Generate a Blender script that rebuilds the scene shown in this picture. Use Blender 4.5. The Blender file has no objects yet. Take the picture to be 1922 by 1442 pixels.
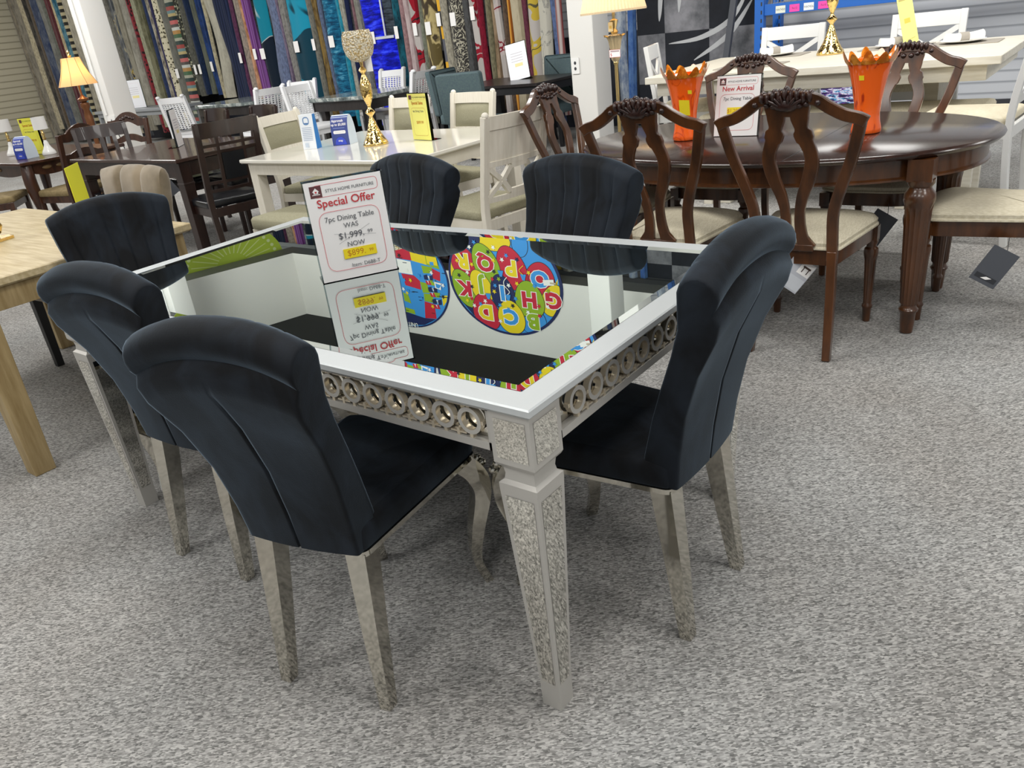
import bpy, math, random
from math import sin, cos, pi, radians, atan2, sqrt, exp
from mathutils import Vector, Matrix
random.seed(7)
C = bpy.context.scene.collection

# ------------------------------------------------------------------ materials
def lin(h):
    if not isinstance(h, str): return (*h, 1.0)
    v = [int(h[i:i+2], 16)/255 for i in (0, 2, 4)]
    return tuple(x/12.92 if x <= .04045 else ((x+.055)/1.055)**2.4 for x in v) + (1.0,)

class NT:
    def __init__(s, name):
        s.m = bpy.data.materials.new(name); s.m.use_nodes = True
        s.t = s.m.node_tree; s.n = s.t.nodes; s.l = s.t.links
        s.b = s.n['Principled BSDF']; s.o = s.n['Material Output']
    def add(s, typ, **kw):
        nd = s.n.new(typ)
        for k, v in kw.items():
            if k in nd.inputs: nd.inputs[k].default_value = v
            else: setattr(nd, k, v)
        return nd
    def coord(s, scale=(1, 1, 1), rot=(0, 0, 0)):
        tc = s.add('ShaderNodeTexCoord'); mp = s.add('ShaderNodeMapping')
        mp.inputs['Scale'].default_value = scale; mp.inputs['Rotation'].default_value = rot
        s.l.new(tc.outputs['Object'], mp.inputs['Vector']); return mp.outputs['Vector']
    def ramp(s, fac, stops, interp='LINEAR'):
        r = s.add('ShaderNodeValToRGB'); cr = r.color_ramp; cr.interpolation = interp
        while len(cr.elements) < len(stops): cr.elements.new(.5)
        for e, (p, c) in zip(cr.elements, stops): e.position = p; e.color = lin(c)
        s.l.new(fac, r.inputs['Fac']); return r.outputs['Color']
    def noise(s, vec, scale, detail=3, rough=.55, dist=0):
        n = s.add('ShaderNodeTexNoise'); n.inputs['Scale'].default_value = scale
        n.inputs['Detail'].default_value = detail; n.inputs['Roughness'].default_value = rough
        n.inputs['Distortion'].default_value = dist
        s.l.new(vec, n.inputs['Vector']); return n.outputs['Fac']
    def base(s, sock): s.l.new(sock, s.b.inputs['Base Color'])
    def bump(s, sock, strength=.2, dist=.01):
        b = s.add('ShaderNodeBump'); b.inputs['Strength'].default_value = strength; b.inputs['Distance'].default_value = dist
        s.l.new(sock, b.inputs['Height']); s.l.new(b.outputs['Normal'], s.b.inputs['Normal'])
    def set(s, **kw):
        for k, v in kw.items(): s.b.inputs[k.replace('_', ' ')].default_value = v
        return s

def mat(name, col, rough=.5, metal=0, grain=None, bump=None, **kw):
    """plain principled; grain=(colour2, noise scale, axis stretch, lo, hi)"""
    t = NT(name); t.b.inputs['Base Color'].default_value = lin(col); t.set(Roughness=rough, Metallic=metal, **kw)
    if grain:
        c2, sc, st, lo, hi = grain
        f = t.noise(t.coord(st), sc, 4)
        t.base(t.ramp(f, [(lo, col), (hi, c2)]))
        if bump: t.bump(f, bump, .004)
    elif bump:
        t.bump(t.noise(t.coord(), bump[1], 3), bump[0], .004)
    return t.m

m_velvet = NT('black_velvet')
f = m_velvet.noise(m_velvet.coord((1, 1, .6)), 9, 3, .6, .6)
m_velvet.base(m_velvet.ramp(f, [(.40, '08090c'), (.66, '1a2028')]))  # random lighter blotches in the base colour stand in for patchy sheen
m_velvet.set(Roughness=.75, Sheen_Weight=.75, Sheen_Roughness=.35, Sheen_Tint=lin('8da0b2'), Specular_IOR_Level=.2)
m_velvet.bump(m_velvet.noise(m_velvet.coord(), 260, 2), .12, .002); m_velvet = m_velvet.m
m_chrome = mat('polished_steel', 'cfcbc0', .07, 1)
m_mirror = mat('mirror_glass', 'd2dedb', .0, 1)
m_bevel = mat('bevelled_mirror_edge', 'dfe8e6', .0, 1)
m_panelmirror = mat('leg_mirror', 'e4e2da', .02, 1)
m_silver = mat('silver_paint', 'cdd1d2', .45, .35, bump=(.03, 400))
m_pewter = mat('pewter_paint', 'c4c1bb', .4, .45)
m_champagne = mat('champagne_paint', 'd8ccb6', .32, .55)
m_mahog = mat('mahogany_gloss', '37241e', .22, 0, ('241713', 6, (1, 6, 1), .35, .7), Coat_Weight=.25, Coat_Roughness=.12)
m_mahogv = mat('mahogany_chair', '5a3417', .3, 0, ('341d0d', 7, (3, 3, .7), .35, .7), Coat_Weight=.5, Coat_Roughness=.12)
m_mahogd = mat('mahogany_carving', '38201a', .3, 0, ('24120e', 60, (1, 1, 1), .4, .6), .5, Coat_Weight=.25)
m_espresso = mat('espresso_wood', '2e1c17', .28, 0, ('1f120f', 8, (3, 3, .7), .35, .7), Coat_Weight=.25)
m_brown = mat('carved_brown_wood', '4a2c1c', .32, 0, ('2e1a10', 9, (3, 3, .7), .35, .7), Coat_Weight=.2)
m_cream = mat('cream_painted_wood', 'e6e0d2', .35, 0, ('dbd4c4', 6, (1, 12, 1), .35, .7))
m_white = mat('white_painted_wood', 'd9d9d7', .4)
m_colpaint = mat('column_paint', 'cdccc8', .6)
m_wash = mat('whitewashed_wood', 'ddd8ca', .45, 0, ('cbc4b2', 5, (9, 1, 9), .35, .7))
m_oak = mat('weathered_oak', 'c8b894', .5, 0, ('a8946c', 5, (10, 1, 10), .35, .7), .1)
m_oakleg = mat('weathered_oak_leg', 'b09a70', .5, 0, ('8f784e', 6, (8, 8, .8), .35, .7), .1)
m_blackwood = mat('black_stained_wood', '17171a', .4)
m_ebony = mat('ebony_table_wood', '2b2726', .3, 0, ('1f1c1c', 6, (1, 8, 1), .35, .7))
m_beige = mat('beige_linen', 'd8d0ba', .85, 0, ('c4baa0', 60, (1, 5, 1), .35, .65), .15)
m_olive = mat('olive_linen', 'a19d84', .85, 0, ('8b876e', 70, (1, 4, 4), .35, .65), .15)
m_tan = mat('tan_upholstery', '8f7d58', .85, 0, ('7c6b48', 30, (1, 1, 1), .35, .65))
m_taupe = mat('taupe_velvet', '958670', .7, 0, ('74664f', 6, (1, 1, 1), .4, .65), Sheen_Weight=.4)
m_teal = mat('teal_grey_fabric', '4c5e5f', .85, 0, ('43535a', 60, (1, 1, 1), .35, .65), .1)
m_leather = mat('black_leather', '14161a', .25, 0, bump=(.1, 60))
m_plastic = mat('white_woven_lacquer', 'dcdddf', .4)
m_marble = NT('grey_marble'); f = m_marble.noise(m_marble.coord(), 7, 8, .7, 1.2)
m_marble.base(m_marble.ramp(f, [(.3, '2f3638'), (.48, '6f7877'), (.62, 'b9bdb8'), (.7, '4c5452')])); m_marble.set(Roughness=.12); m_marble = m_marble.m
m_greytable = mat('grey_laminate', '8a8d90', .4)
m_gold = NT('hammered_gold'); v = m_gold.add('ShaderNodeTexVoronoi'); v.inputs['Scale'].default_value = 70
m_gold.l.new(m_gold.coord(), v.inputs['Vector']); m_gold.bump(v.outputs['Distance'], .25, .006)
m_gold.b.inputs['Base Color'].default_value = lin('f2cf86'); m_gold.set(Roughness=.14, Metallic=1); m_gold = m_gold.m
m_brass = mat('brass', 'd8bf86', .2, 1)
m_crystal = NT('crystal_beads'); v = m_crystal.add('ShaderNodeTexVoronoi'); v.inputs['Scale'].default_value = 85
m_crystal.l.new(m_crystal.coord(), v.inputs['Vector']); m_crystal.bump(v.outputs['Distance'], 1.0, .02)
m_crystal.base(m_crystal.ramp(v.outputs['Distance'], [(.1, 'fffaf0'), (.5, 'f0e2c0'), (.75, 'cdb078')])); m_crystal.set(Roughness=.15, Metallic=.15); m_crystal = m_crystal.m
def shade(name, col, em):
    t = NT(name); t.b.inputs['Base Color'].default_value = lin(col); t.set(Roughness=.8, Transmission_Weight=.0)
    tr = t.add('ShaderNodeBsdfTranslucent'); tr.inputs['Color'].default_value = lin(col)
    mx = t.add('ShaderNodeMixShader'); mx.inputs[0].default_value = em
    t.l.new(t.b.outputs[0], mx.inputs[1]); t.l.new(tr.outputs[0], mx.inputs[2]); t.l.new(mx.outputs[0], t.o.inputs['Surface']); return t.m
m_shade = shade('cream_pleated_shade', 'efe0c4', .5)
m_shade2 = shade('peach_shade', 'e8c898', .6)
m_bulb = NT('warm_bulb'); m_bulb.set(Emission_Strength=18.0); m_bulb.b.inputs['Emission Color'].default_value = (1, .55, .2, 1); m_bulb = m_bulb.m
m_orange = NT('orange_art_glass'); f = m_orange.noise(m_orange.coord((1, 1, .35)), 26, 2, .5, .3)
m_orange.base(m_orange.ramp(f, [(.60, 'ff6a1c'), (.66, 'b8340f')])); m_orange.set(Roughness=.06, Coat_Weight=.6); m_orange = m_orange.m
m_orange2 = NT('orange_swirl_glass'); f = m_orange2.noise(m_orange2.coord((2, 2, .8), (.4, .3, 0)), 5, 1, .4, 2.5)
m_orange2.base(m_orange2.ramp(f, [(.6, 'ff681a'), (.64, 'd8480e'), (.69, 'ff681a')])); m_orange2.set(Roughness=.06, Coat_Weight=.6); m_orange2 = m_orange2.m
m_amber = mat('amber_glass', 'f0a030', .08, 0, ('c06a14', 40, (1, 1, 1), .4, .6), Transmission_Weight=.12, Coat_Weight=.6)
m_lampglass = mat('clear_amber_glass', 'd8c49c', .1, 0, Transmission_Weight=.35)
m_acrylic = NT('clear_acrylic'); a = m_acrylic.add('ShaderNodeBsdfTransparent'); g = m_acrylic.add('ShaderNodeBsdfGlossy'); g.inputs['Roughness'].default_value = .02
a.inputs['Color'].default_value = lin('cdd5d8')
lw = m_acrylic.add('ShaderNodeLayerWeight'); lw.inputs['Blend'].default_value = .25; mx = m_acrylic.add('ShaderNodeMixShader')
m_acrylic.l.new(lw.outputs['Fresnel'], mx.inputs[0]); m_acrylic.l.new(a.outputs[0], mx.inputs[1]); m_acrylic.l.new(g.outputs[0], mx.inputs[2]); m_acrylic.l.new(mx.outputs[0], m_acrylic.o.inputs['Surface']); m_acrylic = m_acrylic.m
flat = {}
def ink(h, rough=.6):
    if h not in flat: flat[h] = mat('ink_' + h, h, rough)
    return flat[h]
m_paper = ink('f3f1ef'); m_pink = ink('d9646c'); m_red = ink('c33a40'); m_maroon = ink('5c3336'); m_text = ink('55565c'); m_yel = ink('f4dc22'); m_orangeink = ink('c07814')
m_bluesteel = mat('blue_rack_steel', '1e62b8', .4)
m_navy = ink('1b2d5c'); m_dark = ink('2c2e33')
m_tag = mat('dark_grey_card', '4c4f56', .5)
m_wall = mat('white_wall_paint', 'eceae4', .6)
m_blackceil = mat('black_ceiling_paint', '141617', .8)
m_plate = mat('white_glazed_china', 'e9e8e4', .15); m_mat_ = mat('grey_woven_placemat', '9c958a', .8); m_linen = mat('white_napkin_linen', 'f2efe8', .8)
m_furcream = m_cream

def slats(name, c1, c2, period, axis='Z'):
    t = NT(name); tc = t.add('ShaderNodeTexCoord'); sx = t.add('ShaderNodeSeparateXYZ'); t.l.new(tc.outputs['Object'], sx.inputs[0])
    d = t.add('ShaderNodeMath', operation='DIVIDE'); d.inputs[1].default_value = period; t.l.new(sx.outputs[axis], d.inputs[0])
    fr = t.add('ShaderNodeMath', operation='FRACT'); t.l.new(d.outputs[0], fr.inputs[0])
    t.base(t.ramp(fr.outputs[0], [(0, c2), (.12, c1), (.8, c1), (1, c2)])); t.bump(fr.outputs[0], .5, .02); t.set(Roughness=.55); return t.m
m_slatwall = slats('grey_slatwall', 'c3c6cb', '8d9197', .10)
m_shutter = slats('beige_ribbed_shutter', 'c4bda6', '8f8871', .13)

# carpet
t = NT('grey_carpet')
def rs(sc, ang=.876):
    tc = t.add('ShaderNodeTexCoord'); m1 = t.add('ShaderNodeMapping'); m2 = t.add('ShaderNodeMapping'); m1.inputs['Rotation'].default_value = (0, 0, ang); m2.inputs['Scale'].default_value = sc
    t.l.new(tc.outputs['Object'], m1.inputs['Vector']); t.l.new(m1.outputs[0], m2.inputs['Vector']); return m2.outputs[0]
v = t.add('ShaderNodeTexVoronoi'); v.inputs['Scale'].default_value = 1; t.l.new(rs((125, 340, 1)), v.inputs['Vector'])
sp = t.add('ShaderNodeSeparateColor'); t.l.new(v.outputs['Color'], sp.inputs[0])
f2 = t.noise(rs((55, 170, 1)), 1, 3, .6); f3 = t.noise(t.coord(), 1.3, 4)
ad = t.add('ShaderNodeMix', data_type='FLOAT'); ad.inputs[0].default_value = .36; t.l.new(sp.outputs[0], ad.inputs[2]); t.l.new(f2, ad.inputs[3])
c1 = t.ramp(ad.outputs[0], [(.12, '5a5a59'), (.34, '868583'), (.6, 'a3a2a0'), (.9, 'c8c6c3')])
c2 = t.ramp(f3, [(.35, 'd6d0c9'), (.65, 'fdffff')])
mm = t.add('ShaderNodeMix', data_type='RGBA', blend_type='MULTIPLY'); mm.inputs[0].default_value = .5; t.l.new(c1, mm.inputs[6]); t.l.new(c2, mm.inputs[7])
t.base(mm.outputs[2]); t.set(Roughness=.95, Specular_IOR_Level=.1); m_carpet = t.m

def rugmat(name, kind, a, b):
    t = NT('rug_' + name); t.set(Roughness=.95, Specular_IOR_Level=.1, Sheen_Weight=.15)
    if kind in ('plain',):
        f = t.noise(t.coord((1, 1, .5)), 40, 3); b = '%02x%02x%02x' % tuple(int(int(a[i:i+2], 16)*.78) for i in (0, 2, 4))
        t.base(t.ramp(f, [(.35, b), (.6, a)]))
    elif kind == 'mottle': t.base(t.ramp(t.noise(t.coord((1, 1, .45)), 11, 6, .7), [(.4, b), (.58, a)]))
    elif kind == 'swirl': t.base(t.ramp(t.noise(t.coord((1, 1.6, .8), (.5, 0, 0)), 3.2, 4, .5, 2.2), [(.3, '2c2f33'), (.47, a), (.6, '83837c'), (.635, b), (.67, '2c3040')]))
    elif kind == 'swirl2': t.base(t.ramp(t.noise(t.coord((1, 1, .7)), 2.6, 3, .5, 1.6), [(.44, a), (.485, b), (.54, b), (.57, '5c5030')]))
    elif kind == 'damask': t.base(t.ramp(t.noise(t.coord(), 7, 2, .5, 3), [(.47, a), (.5, b), (.54, b), (.57, a)]))
    elif kind == 'crack': t.base(t.ramp(t.noise(t.coord(), 3, 4, .6, 1.2), [(.47, a), (.5, b), (.53, a)]))
    elif kind == 'wave': t.base(t.ramp(t.noise(t.coord((1, .7, 1)), 1.5, 2, .4, .8), [(.40, b), (.42, a), (.5, a), (.515, 'b8c0c0' if a[0] == '1' and a[1] == '4' else b), (.53, b)]))
    elif kind == 'streak': t.base(t.ramp(t.noise(t.coord((1, 2, 7)), 3.5, 5, .65), [(.4, b), (.56, a), (.68, '5fa0b8')]))
    elif kind in ('leaf', 'spot'):
        v = t.add('ShaderNodeTexVoronoi'); v.inputs['Scale'].default_value = 16 if kind == 'leaf' else 22
        t.l.new(t.coord(), v.inputs['Vector']); t.base(t.ramp(v.outputs['Distance'], [(.3, b), (.42, a)]))
    else:
        tc = t.add('ShaderNodeTexCoord'); sx = t.add('ShaderNodeSeparateXYZ'); t.l.new(tc.outputs['Object'], sx.inputs[0])
        def band(ax, per, off=0.0):
            m1 = t.add('ShaderNodeMath', operation='MULTIPLY_ADD'); m1.inputs[1].default_value = 1/per; m1.inputs[2].default_value = off + 50
            t.l.new(sx.outputs[ax], m1.inputs[0]); return m1.outputs[0]
        def fract(s):
            fr = t.add('ShaderNodeMath', operation='FRACT'); t.l.new(s, fr.inputs[0]); return fr.outputs[0]
        if kind == 'stripe': t.base(t.ramp(fract(band('Z', .12)), [(0, a), (.5, b)], 'CONSTANT'))
        elif kind == 'stripev': t.base(t.ramp(fract(band('Y', .055)), [(.2, a), (.6, b), (.95, a)]))
        elif kind == 'blocks':
            t.base(t.ramp(fract(band('Z', .62)), [(0, a), (.1, '3b4a46'), (.2, 'a8a896'), (.28, '4f6c50'), (.38, 'b48a54'), (.48, 'c8ccc6'), (.56, '5a5450'), (.64, 'c06a68'), (.74, '2f3a3c'), (.84, 'b9a878'), (.92, '6d8a8c')], 'CONSTANT'))
        elif kind == 'blocksv': t.base(t.ramp(fract(band('Z', .9)), [(0, a), (.3, b), (.62, a), (.8, '3b3c40')], 'CONSTANT'))
        elif kind == 'panel3':
            n = t.noise(t.coord(), 2.6, 1, .3, 1.2); t.base(t.ramp(n, [(0, 'a59f9b'), (.42, a), (.54, b), (.58, a), (.64, 'b0aaa6')], 'CONSTANT'))
        elif kind == 'panel':
            n = t.noise(t.coord((1, 1, 5)), 4, 5, .65)
            blue = t.ramp(n, [(.42, '0a1080'), (.55, a), (.66, '3a50ff')])
            grey = t.ramp(n, [(.4, '22262c'), (.6, '4a5560')])
            g1 = t.add('ShaderNodeMath', operation='GREATER_THAN'); g1.inputs[1].default_value = -.22; t.l.new(sx.outputs['Z'], g1.inputs[0])
            g2 = t.add('ShaderNodeMath', operation='LESS_THAN'); g2.inputs[1].default_value = -.15; t.l.new(sx.outputs['Y'], g2.inputs[0])
            an = t.add('ShaderNodeMath', operation='MULTIPLY'); t.l.new(g1.outputs[0], an.inputs[0]); t.l.new(g2.outputs[0], an.inputs[1])
            mx = t.add('ShaderNodeMix', data_type='RGBA'); t.l.new(an.outputs[0], mx.inputs[0]); t.l.new(blue, mx.inputs[6]); t.l.new(grey, mx.inputs[7]); t.base(mx.outputs[2])
    t.bump(t.noise(t.coord(), 150, 2), .3, .006)
    return t.m

# ------------------------------------------------------------------ mesh tools
class MB:
    def __init__(s): s.v = []; s.f = []; s.m = []; s.mi = 0; s.T = None
    def add(s, vs, fs, mi=None):
        o = len(s.v)
        if s.T is not None: vs = [tuple(s.T @ Vector(p)) for p in vs]
        s.v += [tuple(p) for p in vs]; s.f += [tuple(o+i for i in q) for q in fs]; s.m += [s.mi if mi is None else mi]*len(fs); return s
    def hexa(s, a, b):      # two quads (lists of 4 points, same winding)
        return s.add(list(a)+list(b), [(3, 2, 1, 0), (4, 5, 6, 7), (0, 1, 5, 4), (1, 2, 6, 5), (2, 3, 7, 6), (3, 0, 4, 7)])
    def box(s, x0, y0, z0, x1, y1, z1):
        return s.hexa([(x0, y0, z0), (x1, y0, z0), (x1, y1, z0), (x0, y1, z0)], [(x0, y0, z1), (x1, y0, z1), (x1, y1, z1), (x0, y1, z1)])
    def beam(s, p, q, w, d, w2=None, d2=None, ref=(0, 1, 0)):   # rectangular bar p->q; w along ref side, d across
        p, q = Vector(p), Vector(q); ax = (q-p).normalized(); a = Vector(ref); a = (a-ax*a.dot(ax)).normalized(); b = ax.cross(a)
        w2 = w if w2 is None else w2; d2 = d if d2 is None else d2
        def ring(c, w, d): return [c-a*w/2-b*d/2, c+a*w/2-b*d/2, c+a*w/2+b*d/2, c-a*w/2+b*d/2]
        return s.hexa(ring(p, w, d), ring(q, w2, d2))
    def tube(s, pts, rad, n=10, cap=True):
        pts = [Vector(p) for p in pts]; vs = []; fs = []; up = Vector((0, 0, 1)); prev = None
        for i, p in enumerate(pts):
            ax = (pts[min(i+1, len(pts)-1)]-pts[max(i-1, 0)]).normalized()
            a = prev if prev is not None else (Vector((1, 0, 0)) if abs(ax.z) > .8 else up)
            a = (a-ax*a.dot(ax)).normalized(); prev = a; b = ax.cross(a); r = rad[i] if isinstance(rad, (list, tuple)) else rad
            vs += [p+a*r*cos(2*pi*k/n)+b*r*sin(2*pi*k/n) for k in range(n)]
        for i in range(len(pts)-1):
            fs += [(i*n+k, i*n+(k+1) % n, (i+1)*n+(k+1) % n, (i+1)*n+k) for k in range(n)]
        if cap: fs += [tuple(range(n))[::-1], tuple(range((len(pts)-1)*n, len(pts)*n))]
        return s.add(vs, fs)
    def sweep(s, pts, sizes, ref=(0, 1, 0)):   # rectangular section along a path
        pts = [Vector(p) for p in pts]; vs = []; fs = []
        for i, p in enumerate(pts):
            ax = (pts[min(i+1, len(pts)-1)]-pts[max(i-1, 0)]).normalized(); a = Vector(ref); a = (a-ax*a.dot(ax)).normalized(); b = ax.cross(a); w, d = sizes[i]
            vs += [p-a*w/2-b*d/2, p+a*w/2-b*d/2, p+a*w/2+b*d/2, p-a*w/2+b*d/2]
        for i in range(len(pts)-1): fs += [(i*4+k, i*4+(k+1) % 4, i*4+4+(k+1) % 4, i*4+4+k) for k in range(4)]
        n = len(pts)*4; fs += [(3, 2, 1, 0), (n-4, n-3, n-2, n-1)]; return s.add(vs, fs)
    def lathe(s, prof, c=(0, 0, 0), n=28, flute=None):  # prof [(r,z)]
        vs = []; fs = []
        for r, z in prof:
            for k in range(n):
                rr = r
                if flute and flute[0] < z < flute[1] and k % 2: rr = r*.86
                vs.append((c[0]+rr*cos(2*pi*k/n), c[1]+rr*sin(2*pi*k/n), c[2]+z))
        for i in range(len(prof)-1): fs += [(i*n+k, i*n+(k+1) % n, (i+1)*n+(k+1) % n, (i+1)*n+k) for k in range(n)]
        fs += [tuple(range(n))[::-1], tuple(range((len(prof)-1)*n, len(prof)*n))]; return s.add(vs, fs)
    def loft(s, loops, cap=True):
        n = len(loops[0]); vs = [p for l in loops for p in l]; fs = []
        for i in range(len(loops)-1): fs += [(i*n+k, i*n+(k+1) % n, (i+1)*n+(k+1) % n, (i+1)*n+k) for k in range(n)]
        if cap: fs += [tuple(range(n))[::-1], tuple(range((len(loops)-1)*n, len(loops)*n))]
        return s.add(vs, fs)
    def cushion(s, outline, lev, crown=.012):
        loops = [[(x, y, z) for x, y in inset(outline, d)] for z, d in lev]; s.loft(loops, False)
        n = len(outline); top = loops[-1]; cx = sum(p[0] for p in top)/n; cy = sum(p[1] for p in top)/n; prev = top; z0 = lev[-1][0]; o = [top]
        for t in (.75, .5, .25): o.append([(cx+(p[0]-cx)*t, cy+(p[1]-cy)*t, z0+crown*(1-t*t)) for p in top])
        s.loft(o, False); s.add(o[-1]+[(cx, cy, z0+crown)], [(k, (k+1) % n, n) for k in range(n)]); s.add(loops[0], [tuple(range(n))[::-1]]); return s
    def grid(s, fn, nu, nv, closed_v=False):
        vs = [fn(i/(nu-1), j/(nv if closed_v else nv-1)) for i in range(nu) for j in range(nv)]; fs = []
        for i in range(nu-1):
            for j in range(nv if closed_v else nv-1): fs.append((i*nv+j, i*nv+(j+1) % nv, (i+1)*nv+(j+1) % nv, (i+1)*nv+j))
        return s.add(vs, fs)
    def ribbon(s, pts, hw, th, fn):   # flat bar along 2D pts, half widths hw, thickness th, mapped by fn(a,b,c)
        n = len(pts); L = []
        for i, (a, b) in enumerate(pts):
            p, q = pts[max(i-1, 0)], pts[min(i+1, n-1)]; dx, dy = q[0]-p[0], q[1]-p[1]; l = sqrt(dx*dx+dy*dy) or 1; h = hw[i] if isinstance(hw, (list, tuple)) else hw
            ox, oy = -dy/l*h, dx/l*h; L.append([fn(a+ox, b+oy, -th/2), fn(a-ox, b-oy, -th/2), fn(a-ox, b-oy, th/2), fn(a+ox, b+oy, th/2)])
        return s.loft(L)
    def prism(s, poly, z0, z1):
        return s.loft([[(x, y, z0) for x, y in poly], [(x, y, z1) for x, y in poly]])
    def ellipsoid(s, c, r, n=12, m=8):
        prof = [(cos(-pi/2+pi*j/m), sin(-pi/2+pi*j/m)) for j in range(m+1)]; vs = []; fs = []
        for a, b in prof: vs += [(c[0]+r[0]*max(a, .001)*cos(2*pi*k/n), c[1]+r[1]*max(a, .001)*sin(2*pi*k/n), c[2]+r[2]*b) for k in range(n)]
        for i in range(m): fs += [(i*n+k, i*n+(k+1) % n, (i+1)*n+(k+1) % n, (i+1)*n+k) for k in range(n)]
        return s.add(vs, fs)

def inset(pl, d):
    if d == 0: return list(pl)
    n = len(pl); out = []
    for i in range(n):
        a, b, c = pl[i-1], pl[i], pl[(i+1) % n]; dx, dy = c[0]-a[0], c[1]-a[1]; l = sqrt(dx*dx+dy*dy) or 1
        out.append((b[0]-dy/l*d, b[1]+dx/l*d))
    return out
def rpoly(pts, r, n=5):      # rounded polygon, counter-clockwise
    out = []; N = len(pts)
    for i in range(N):
        p = Vector(pts[i]); a = (Vector(pts[i-1])-p); b = (Vector(pts[(i+1) % N])-p); rr = r[i] if isinstance(r, (list, tuple)) else r
        rr = min(rr, a.length*.49, b.length*.49); A = p+a.normalized()*rr; B = p+b.normalized()*rr
        for k in range(n+1):
            t = k/n; q = A*(1-t)**2+p*2*t*(1-t)+B*t*t; out.append((q.x, q.y))
    return out
def rect(x0, y0, x1, y1, r=0, n=4):
    p = [(x0, y0), (x1, y0), (x1, y1), (x0, y1)]; return rpoly(p, r, n) if r else p
def spline(pts, n=6):
    out = []; P = [pts[0]]+list(pts)+[pts[-1]]
    for i in range(1, len(P)-2):
        for k in range(n):
            t = k/n; out.append(tuple(.5*((2*b)+(c-a)*t+(2*a-5*b+4*c-d)*t*t+(-a+3*b-3*c+d)*t**3) for a, b, c, d in zip(P[i-1], P[i], P[i+1], P[i+2])))
    out.append(tuple(pts[-1])); return out
def lerp(tab, x):
    if x <= tab[0][0]: return tab[0][1]
    for (a, b), (c, d) in zip(tab, tab[1:]):
        if x <= c: return b+(d-b)*(x-a)/(c-a)
    return tab[-1][1]

def build(name, mb, mats, parent=None, label=None, smooth=35, bevel=0, loc=None):
    me = bpy.data.meshes.new(name); me.from_pydata(mb.v, [], mb.f)
    for m in (mats if isinstance(mats, (list, tuple)) else [mats]): me.materials.append(m)
    me.polygons.foreach_set('material_index', mb.m)
    import bmesh
    bm = bmesh.new(); bm.from_mesh(me); bmesh.ops.recalc_face_normals(bm, faces=bm.faces); bm.to_mesh(me); bm.free()
    if smooth:
        me.polygons.foreach_set('use_smooth', [True]*len(me.polygons)); me.set_sharp_from_angle(angle=radians(smooth))
    me.update()
    o = bpy.data.objects.new(name, me); C.objects.link(o)
    if parent is not None: o.parent = parent
    if label: o['label'] = label
    if loc: o.location = loc
    if bevel:
        b = o.modifiers.new('bevel', 'BEVEL'); b.width = bevel; b.segments = 2; b.limit_method = 'ANGLE'; b.angle_limit = radians(40); b.harden_normals = False
    return o
def thing(name, label, cat, loc=(0, 0, 0), rz=0, group=None, rx=0):
    o = bpy.data.objects.new(name, None); C.objects.link(o); o.empty_display_size = .1
    o.location = loc; o.rotation_euler = (radians(rx), 0, radians(rz)); return tag(o, label, cat, group)
def tag(o, label, cat, group=None):
    o['label'] = label; o['category'] = cat
    if group: o['group'] = group
    return o
def struct(name, mb, m, **k): o = build(name, mb, m, **k); o['kind'] = 'structure'; return o
def dup(root, loc, rz, label, group=None, sc=None):
    r = root.copy(); C.objects.link(r); r.location = loc; r.rotation_euler = (root.rotation_euler.x, 0, radians(rz)); r['label'] = label
    if group: r['group'] = group
    if sc: r.scale = sc
    for ch in list(root.children):
        c = ch.copy(); C.objects.link(c); c.parent = r
        for g in list(ch.children):
            d = g.copy(); C.objects.link(d); d.parent = c
    return r
_tc = {}
def text_geo(s, size, bold=0):
    k = (s, bold)
    if k not in _tc:
        cu = bpy.data.curves.new('t', 'FONT'); cu.body = s; cu.size = 1; cu.align_x = 'CENTER'; cu.resolution_u = 3; cu.offset = bold
        ob = bpy.data.objects.new('t', cu); C.objects.link(ob); dg = bpy.context.evaluated_depsgraph_get(); dg.update()
        me = bpy.data.meshes.new_from_object(ob.evaluated_get(dg)); _tc[k] = ([tuple(v.co) for v in me.vertices], [tuple(p.vertices) for p in me.polygons])
        bpy.data.objects.remove(ob); bpy.data.curves.remove(cu); bpy.data.meshes.remove(me)
    v, f = _tc[k]; return [(x*size, y*size) for x, y, z in v], f
class Sheet:
    """printing on a flat face: local x right, y up; fn maps (x, y, lift) to 3D"""
    def __init__(s, fn): s.fn = fn; s.mb = MB(); s.mats = []; s.k = 0
    def slot(s, m):
        if m not in s.mats: s.mats.append(m)
        return s.mats.index(m)
    def lift(s): s.k += 1; return .0004+.00015*s.k
    def poly(s, pl, m):
        z = s.lift(); s.mb.add([s.fn(x, y, z) for x, y in pl], [tuple(range(len(pl)))], s.slot(m)); return s
    def rect(s, x0, y0, x1, y1, m): return s.poly([(x0, y0), (x1, y0), (x1, y1), (x0, y1)], m)
    def outline(s, x0, y0, x1, y1, r, w, m):
        a = rect(x0, y0, x1, y1, r, 5); b = inset(a, w); z = s.lift(); n = len(a)
        s.mb.add([s.fn(x, y, z) for x, y in a+b], [(i, (i+1) % n, n+(i+1) % n, n+i) for i in range(n)], s.slot(m)); return s
    def text(s, t, x, y, size, m, bold=0, rot=0, sx=1, flip=1):
        v, f = text_geo(t, size, bold); z = s.lift(); c, q = cos(rot), sin(rot)
        s.mb.add([s.fn(x+flip*(a*sx*c-b*q), y+a*sx*q+b*c, z) for a, b in v], f, s.slot(m)); return s
    def line(s, x0, y0, x1, y1, w, m):
        dx, dy = x1-x0, y1-y0; l = sqrt(dx*dx+dy*dy); ox, oy = -dy/l*w/2, dx/l*w/2
        return s.poly([(x0+ox, y0+oy), (x0-ox, y0-oy), (x1-ox, y1-oy), (x1+ox, y1+oy)], m)
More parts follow.
